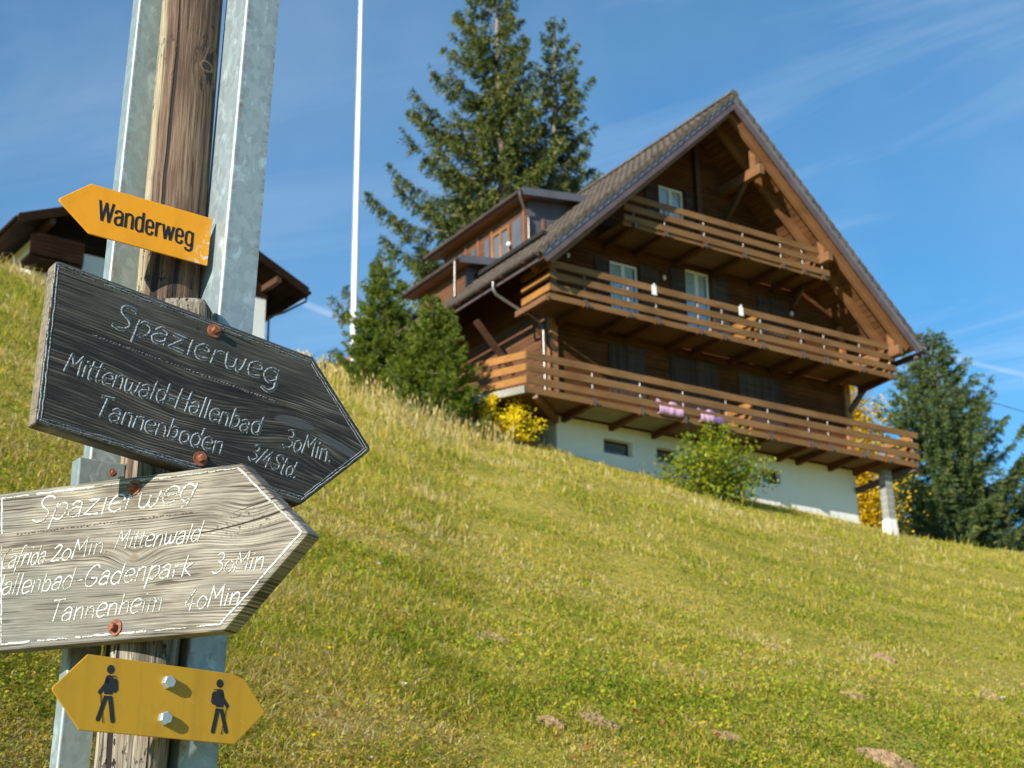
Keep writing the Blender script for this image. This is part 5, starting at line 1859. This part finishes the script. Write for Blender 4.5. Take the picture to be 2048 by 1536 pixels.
def shrub(name, label, loc, size, seed, leaf, nleaf, leaf_len, cat='shrub', group=None, stems=18, wide=0.62, upright=0.6, holes=0.35, trunk=0.0):
    """leafy bush or small tree: many twigs from the base, leaves along them"""
    rng = np.random.default_rng(seed)
    o = thing(name, label, cat, loc, 0, group)
    sx_, sy_, sz_ = size
    st_ = MB()
    fol = Foliage()
    if trunk:
        st_.tube([(0, 0, -.4), (0.04 * sz_, 0, trunk * .5), (0.02, 0.03, trunk)], [.045 * sz_ * .6, .035 * sz_ * .6, .028 * sz_ * .6], 8)
    cnt = nleaf // stems
    for i in range(stems):
        az = rng.uniform(0, 6.283)
        rad_ = math.sqrt(rng.random())
        end = np.array([math.cos(az) * rad_ * sx_ / 2, math.sin(az) * rad_ * sy_ / 2, 0])
        hz = sz_ * (1 - .55 * rad_ ** 2.2) * rng.uniform(.72, 1.06)
        z0 = trunk
        p0 = np.array([end[0] * .12, end[1] * .12, z0 - (0.2 if not trunk else 0)])
        p1 = np.array([end[0] * wide * .7, end[1] * wide * .7, z0 + (hz - z0) * upright])
        p2 = np.array([end[0], end[1], hz])

        def pos(t):
            t = np.asarray(t)[..., None]
            return p0 * (1 - t) ** 2 + 2 * p1 * t * (1 - t) + p2 * t * t
        st_.tube([tuple(pos(np.array(t_))) for t_ in (0, .25, .5, .75, 1)], [.012 + .004 * sz_, .010, .008, .005, .003], 5, False)
        t_ = rng.uniform(.12, 1.0, cnt) ** .75
        sp_ = 0.16 * max(sx_, sz_) * (1.15 - t_ * .6)
        b = pos(t_) + rng.normal(size=(cnt, 3)) * sp_[:, None] * .55
        b[:, 2] = np.maximum(b[:, 2], 0.02)
        cl_ = vnoise(b[:, 0] * 3.1 / max(sx_, .5) * 2 + seed, b[:, 2] * 3.1 / max(sx_, .5) * 2 + b[:, 1] * 2)
        keep = cl_ > holes * rng.random(cnt)
        b = b[keep]
        n_ = len(b)
        nd = rng.normal(size=(n_, 3))
        nd[:, 2] = nd[:, 2] * .6 - .15
        nd /= np.linalg.norm(nd, axis=1, keepdims=True)
        tint = rng.beta(2.2, 2.6, n_) + .18 * (cl_[keep] - .5)
        fol.blades(b, nd, leaf_len * rng.uniform(.6, 1.25, n_), leaf_len * .62 * rng.uniform(.8, 1.2, n_), tint, rng)
    st_.build('stem' if not trunk else 'trunk', M['bark'], o)
    fol.build('foliage' if not trunk else 'crown', leaf, o)
    return o


def on_ground(x, y, dz=0.0):
    return (x, y, gz(x, y) + dz)


# tall spruces behind the chalet
spruce('spruce_tree', 'tallest spruce with heavy drooping branches behind the chalet dormer', (-0.25, 54, 13.6), 24.9, 6.9, 21, M['needles'], 'spruces round the chalet',
       n_whorl=34, per=7, bare=0.10, droop=0.52, gaps=0.10, needle=0.19, dens=1.25, hang=1.5, shape=0.64, upturn=0.34, twig=.22, slip=.2,
       azfun=lambda a, h: (1.0 + 0.12 * max(0, -math.cos(a))) * (1 - .42 * max(0, math.cos(a))))
spruce('spruce_tree', 'slimmer ragged spruce close to the right of the tallest one, rising over the roof', (1.75, 55.5, 13.8), 23.3, 4.3, 34, M['needles'], 'spruces round the chalet',
       n_whorl=32, per=6, bare=0.12, droop=0.52, gaps=0.12, needle=0.18, dens=1.25, hang=1.5, shape=0.70, upturn=0.34, twig=.24, slip=.2,
       azfun=lambda a, h: (1.0 + .12 * max(0, math.cos(a))) * (1 - .25 * max(0, -math.cos(a))))
spruce('spruce_tree', 'broad blue green spruce beyond the right end of the chalet', (25.6, 85, 16.4), 17.4, 8.3, 55, M['blue_needles'], 'spruces round the chalet',
       n_whorl=27, per=8, bare=0.04, droop=0.16, gaps=0.06, needle=0.25, dens=1.25, hang=0.5, shape=0.86, upturn=0.46, twig=.24, slip=.2)
spruce('spruce_tree', 'blue green spruce at the very right of the view, half cut off', (30.7, 82, 15.4), 7.6, 2.3, 61, M['blue_needles'], 'spruces round the chalet',
       n_whorl=22, per=8, bare=0.05, droop=0.22, gaps=0.08, needle=0.26, dens=1.0, hang=0.45, shape=0.8, upturn=0.38)
# young spruces on the brow
spruce('young_spruce', 'young green spruce standing in front of the white flagpole', on_ground(-3.42, 36.8, -.05), 4.4, 1.3, 71, M['young_needles'], 'young spruces on the brow',
       n_whorl=20, per=8, bare=0.02, droop=0.02, gaps=0.05, needle=0.085, dens=1.25, hang=0.15, shape=0.80, upturn=0.36, top_r=.004)
spruce('young_spruce', 'young green spruce touching the left end of the lowest balcony', on_ground(-2.02, 35.6, -.1), 3.6, 1.35, 83, M['young_needles'], 'young spruces on the brow',
       n_whorl=18, per=9, bare=0.02, droop=0.02, gaps=0.04, needle=0.085, dens=1.25, hang=0.15, shape=0.72, upturn=0.36, top_r=.004)
shrub('low_bush', 'green bush filling the gap between the two young spruces', on_ground(-2.75, 36.3), (1.5, 1.0, 1.15), 90, M['green_bush_leaf'], 3200, 0.08, 'bush', stems=24, holes=.25)
shrub('low_bush', 'low dark green bush on the skyline left of the flagpole', on_ground(-5.05, 40.6), (1.9, 1.2, 0.62), 91, M['green_bush_leaf'], 2600, 0.10, 'bush', stems=22, holes=.3)
shrub('low_bush', 'small green bush on the skyline nearest the dark board', on_ground(-6.1, 41.2), (1.3, 1.0, 0.55), 92, M['green_bush_leaf'], 1500, 0.10, 'bush', stems=16, holes=.3)
shrub('low_bush', 'dark green bush below the left end of the lowest balcony', on_ground(-1.0, 36.7), (1.5, 1.0, 0.95), 93, M['green_bush_leaf'], 2600, 0.09, 'bush', stems=22, holes=.25)
shrub('yellow_bush', 'bright yellow autumn bush beside the left corner of the white base', on_ground(0.08, 36.2, .1), (1.5, 1.0, 0.98), 95, M['yellow_leaf'], 4200, 0.085, 'bush', stems=30, holes=.42)
shrub('yellow_bush', 'small pale yellow bush under the end of the lowest balcony', on_ground(-0.62, 36.0, .35), (0.8, 0.6, 0.85), 96, M['yellow_leaf'], 1000, 0.075, 'bush', stems=12, holes=.4)
shrub('hazel_bush', 'leafy green and yellow hazel bush growing against the white base', on_ground(5.25, 37.6, -.1), (3.15, 2.4, 2.05), 97, M['hazel_leaf'], 7500, 0.115, 'bush', stems=46, holes=.42, upright=.55)
shrub('autumn_tree', 'golden autumn tree seen under the right end of the balconies', (16.6, 72, 14.2), (1.7, 1.7, 12.6), 99, M['gold_leaf'], 30000, 0.20, 'tree', stems=80, holes=.2, trunk=1.2, upright=.85, wide=1.0)

# ---------------------------------------------------------------- meadow
rng = np.random.default_rng(5)


def inside(x, y, pad=0.0):
    """true where the chalet stands"""
    rx, ry = x - HOUSE.x, y - HOUSE.y
    u = rx * HU.x + ry * HU.y
    v = rx * HV.x + ry * HV.y
    return (u > -pad) & (u < WID + pad) & (v > -pad) & (v < DEP + pad)


def scatter(n, y0, y1, power, tl=-0.50, tr=0.42):
    """points spread over the slope, thinning with distance"""
    q = rng.random(n)
    e = 1 - power
    y = (y0 ** e + q * (y1 ** e - y0 ** e)) ** (1 / e)
    t = rng.uniform(tl, tr, n)
    return t * y, y


def grass_tint(x, y):
    a = vnoise(x * 0.30 + 3, y * 0.22 + 8)
    b = vnoise(x * 0.9 + 40, y * 0.8)
    c = vnoise(x * 2.9, y * 2.6 + 70)
    return 0.34 * a + 0.32 * b + 0.34 * c


def grass(name, n, y0, y1, power, hgt, wid, straw, seed, lean=0.55, long_only=False, tall=1.0, near=1.0):
    x, y = scatter(n, y0, y1, power)
    t = np.clip(x / y, _ct[0], _ct[-1])
    yc = np.interp(t, _ct, crest[:, 1])
    tuft = vnoise(x * 1.7 + 11, y * 1.5 + 5)
    keep = (y < yc + 0.6) & ~inside(x, y, 0.12)
    if long_only:
        keep &= tuft > 0.42
    x, y, t, yc, tuft = x[keep], y[keep], t[keep], yc[keep], tuft[keep]
    n = len(x)
    near_brow = np.clip((y / yc - 0.55) / 0.4, 0, 1)
    edge_left = np.exp(-((t + 0.07) / 0.06) ** 2) * np.clip((y / yc - .7) * 5, 0, 1)
    h = hgt * rng.uniform(.45, 1.3, n) * (0.5 + 1.0 * tuft) * (1 + 0.7 * near_brow + 1.6 * edge_left) * (0.35 + .65 * np.clip((yc - y + .3) / 1.2, 0, 1) + 1.0 * (t < -.03)) * tall * (near + (1 - near) * np.clip((y - 6) / 16, 0, 1))
    w = (wid + 0.00045 * y) * rng.uniform(.6, 1.3, n)
    az = rng.uniform(0, 6.283, n)
    ln = lean * rng.uniform(.2, 1.2, n)
    dx, dy = np.cos(az) * ln, np.sin(az) * ln
    z = ground_z(x, y) - 0.01
    sa = rng.uniform(0, 6.283, n)
    sxv, syv = np.cos(sa) * w / 2, np.sin(sa) * w / 2
    b0 = np.stack([x - sxv, y - syv, z], 1)
    b1 = np.stack([x + sxv, y + syv, z], 1)
    mx_, my_, mz_ = x + dx * h * .35, y + dy * h * .35, z + h * .62
    m0 = np.stack([mx_ - sxv * .8, my_ - syv * .8, mz_], 1)
    m1 = np.stack([mx_ + sxv * .8, my_ + syv * .8, mz_], 1)
    tp = np.stack([x + dx * h, y + dy * h, z + h * np.maximum(.25, 1 - .32 * ln)], 1)
    co = np.stack([b0, b1, m1, m0, tp], 1).reshape(-1, 3)
    i = np.arange(n) * 5
    quads = np.stack([i, i + 1, i + 2, i + 3], 1)
    tris = np.stack([i + 3, i + 2, i + 4], 1)
    tint = grass_tint(x, y)
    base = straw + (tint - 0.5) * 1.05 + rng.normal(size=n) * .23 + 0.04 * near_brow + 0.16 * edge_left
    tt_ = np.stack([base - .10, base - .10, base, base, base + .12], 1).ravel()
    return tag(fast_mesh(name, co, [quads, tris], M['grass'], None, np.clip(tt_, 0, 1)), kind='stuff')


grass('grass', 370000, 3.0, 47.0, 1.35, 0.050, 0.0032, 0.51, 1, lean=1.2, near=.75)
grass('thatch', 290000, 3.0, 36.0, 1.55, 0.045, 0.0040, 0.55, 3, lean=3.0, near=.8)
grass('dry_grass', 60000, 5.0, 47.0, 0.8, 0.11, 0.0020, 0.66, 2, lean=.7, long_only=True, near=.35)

# seed stalks along the brow left of the chalet
n = 1000
t_ = rng.uniform(-.16, .0, n)
yc_ = np.interp(t_, _ct, crest[:, 1])
y_ = yc_ - np.abs(rng.normal(size=n)) * 3.0
x_ = t_ * y_
z_ = ground_z(x_, y_)
st_h = rng.uniform(.2, .62, n)
F_ = Foliage()
dirs = np.stack([rng.normal(size=n) * .16, rng.normal(size=n) * .16, np.ones(n)], 1)
dirs /= np.linalg.norm(dirs, axis=1, keepdims=True)
F_.blades(np.stack([x_, y_, z_], 1), dirs, st_h, np.full(n, .014), rng.uniform(.55, 1.0, n), rng)
hd = np.stack([x_, y_, z_], 1) + dirs * (st_h * .86)[:, None]
F_.blades(hd, dirs, rng.uniform(.10, .2, n), np.full(n, .035), rng.uniform(.75, 1.0, n), rng)
tag(F_.build('seed_stalks', M['grass'], None), kind='stuff')

# broad leaved herbs between the blades, mostly close by
n = 190000
x_, y_ = scatter(n, 3.0, 26.0, 1.7)
pk = vnoise(x_ * 1.3 + 21, y_ * 1.2 + 4) > .40 * rng.random(n) + .12
x_, y_ = x_[pk], y_[pk]
n = len(x_)
z_ = ground_z(x_, y_) + rng.uniform(.005, .055, n)
F_ = Foliage()
dirs = rng.normal(size=(n, 3))
dirs[:, 2] = np.abs(dirs[:, 2]) * .5
dirs /= np.linalg.norm(dirs, axis=1, keepdims=True)
ll = rng.uniform(.014, .036, n) * np.clip(y_ / 9, .55, 1)
F_.blades(np.stack([x_, y_, z_], 1), dirs, ll, ll * .55, np.clip(rng.beta(2, 2, n) * .8 + (grass_tint(x_, y_) - .45) * .8 + .10, 0, 1), rng)
tag(F_.build('meadow_herbs', M['herbs'], None), kind='stuff')

# reddened leaves in patches, small yellow and white flower heads
spots = [(-0.65, 8.2), (-0.72, 8.5), (0.78, 7.6), (0.1, 6.6), (-0.1, 11.0), (1.05, 8.2)]
F_ = Foliage()
for sx_, sy_ in spots:
    m = int(rng.integers(7, 18))
    p = np.stack([sx_ + rng.normal(size=m) * .12, sy_ + rng.normal(size=m) * .12], 1)
    z = ground_z(p[:, 0], p[:, 1]) + rng.uniform(.05, .14, m)
    d = rng.normal(size=(m, 3))
    d[:, 2] = np.abs(d[:, 2]) * .5
    d /= np.linalg.norm(d, axis=1, keepdims=True)
    l = rng.uniform(.015, .036, m)
    F_.blades(np.column_stack([p, z]), d, l, l * .6, rng.random(m), rng)
tag(F_.build('red_leaves', M['red_leaf'], None), kind='stuff')
n = 230
x_, y_ = scatter(n, 5.0, 40.0, 1.2)
z_ = ground_z(x_, y_) + rng.uniform(.10, .24, n)
F_ = Foliage()
kind_ = (rng.random(n) > .85) * .5 + rng.uniform(0, .48, n)
for k in range(7):
    a = 6.283 * k / 7 + rng.uniform(0, 6, n)
    d = np.stack([np.cos(a), np.sin(a), np.full(n, .35)], 1)
    d /= np.linalg.norm(d, axis=1, keepdims=True)
    F_.blades(np.stack([x_, y_, z_], 1), d, np.full(n, .013) + .0005 * y_, np.full(n, .008) + .0003 * y_, kind_, rng)
tag(F_.build('meadow_flowers', M['petal'], None), kind='stuff')

# molehills: each heap of crumbled soil by itself
heaps = [((0.2504, 1.029, 0.0828), 0.14, 'molehill', 'largest fresh brown molehill, cut by the lower edge of the meadow on the right'),
         ((0.1431, 1.0236, 0.0985), 0.08, 'molehill', 'round brown molehill just in front of and left of the largest one'),
         ((0.0543, 1.0193, 0.1108), 0.085, 'molehill', 'flat brown molehill in the near grass, the right one of a close pair'),
         ((0.0224, 1.0192, 0.1112), 0.06, 'molehill', 'flat brown molehill in the near grass, the left one of a close pair'),
         ((0.1759, 1.0042, 0.1549), 0.115, 'molehill', 'brown molehill farther up the meadow below the hazel bush'),
         ((0.2480, 1.0066, 0.1479), 0.11, 'molehill', 'brown molehill farther up the meadow below the block pier'),
         ((0.3182, 1.0153, 0.1225), 0.11, 'molehill', 'low brown molehill nearest the right edge of the meadow'),
         ((0.2275, 1.0147, 0.1244), 0.085, 'molehill', 'smallest brown molehill, half sunk in grass between the others'),
         ((-0.0172, 1.001, 0.1641), 0.11, 'molehill', 'long low brown molehill in the middle of the meadow, farthest left of all')]
for k, (r, rad_, nm, lb) in enumerate(heaps):
    lo_, hi_ = 2.0, 40.0
    for _ in range(50):
        md = (lo_ + hi_) / 2
        if r[2] * md + EYE > gz(r[0] * md, r[1] * md) + .02:
            lo_ = md
        else:
            hi_ = md
    px_, py_ = r[0] * lo_, r[1] * lo_
    rg_ = np.random.default_rng(100 + k)
    nr, na = 12, 40
    vs, fs = [(0, 0, rad_ * .26)], []
    for i in range(1, nr + 1):
        for j in range(na):
            a = 6.283 * j / na
            rr = rad_ * i / nr * (1 + .16 * math.sin(3 * a + k) + .09 * math.sin(7 * a + 2 * k))
            crumb = rg_.uniform(-1, 1) * rad_ * .11
            vs.append((rr * math.cos(a) * 1.15, rr * math.sin(a), rad_ * .26 * (math.cos(math.pi * i / nr) * .5 + .5) - (.04 if i == nr else 0) + crumb * (1 if i < nr else 0)))
    fs += [(0, 1 + j, 1 + (j + 1) % na) for j in range(na)]
    for i in range(nr - 1):
        fs += [(1 + i * na + j, 1 + (i + 1) * na + j, 1 + (i + 1) * na + (j + 1) % na, 1 + i * na + (j + 1) % na) for j in range(na)]
    m_ = MB().add(vs, fs)
    for q in range(80):                                       # loose crumbs
        a, rr, s_ = rg_.uniform(0, 6.28), rad_ * rg_.uniform(.1, 1.15), rad_ * rg_.uniform(.02, .06)
        z0 = rad_ * .26 * max(0, math.cos(math.pi * min(1, rr / rad_)) * .5 + .5)
        c_ = (rr * math.cos(a) * 1.15, rr * math.sin(a), z0)
        pts_ = [(c_[0] + s_ * x * rg_.uniform(.6, 1.2), c_[1] + s_ * y * rg_.uniform(.6, 1.2), c_[2] + s_ * z * rg_.uniform(.6, 1.2)) for x, y, z in ((1, 0, 0), (0, 1, 0), (-1, 0, 0), (0, -1, 0), (0, 0, 1), (0, 0, -1))]
        m_.add(pts_, [(0, 1, 4), (1, 2, 4), (2, 3, 4), (3, 0, 4), (1, 0, 5), (2, 1, 5), (3, 2, 5), (0, 3, 5)])
    m_.v = [(a, b, c + gz(px_ + a, py_ + b) - gz(px_, py_)) for a, b, c in m_.v]
    ob = m_.build(nm, M['soil'])
    ob.location = (px_, py_, gz(px_, py_) + .02)
    tag(ob, lb, 'molehill', 'molehills in the meadow')

# thin power line crossing the sky beyond the chalet
tag(MB().tube([(10 + 4.0 * k, 75.0 + .3 * k, 31.2 - 1.25 * k + .02 * (k - 4) ** 2) for k in range(9)], 0.018, 6).build('power_line', M['wire']), 'thin dark power line crossing the sky right of the chalet', 'cable')
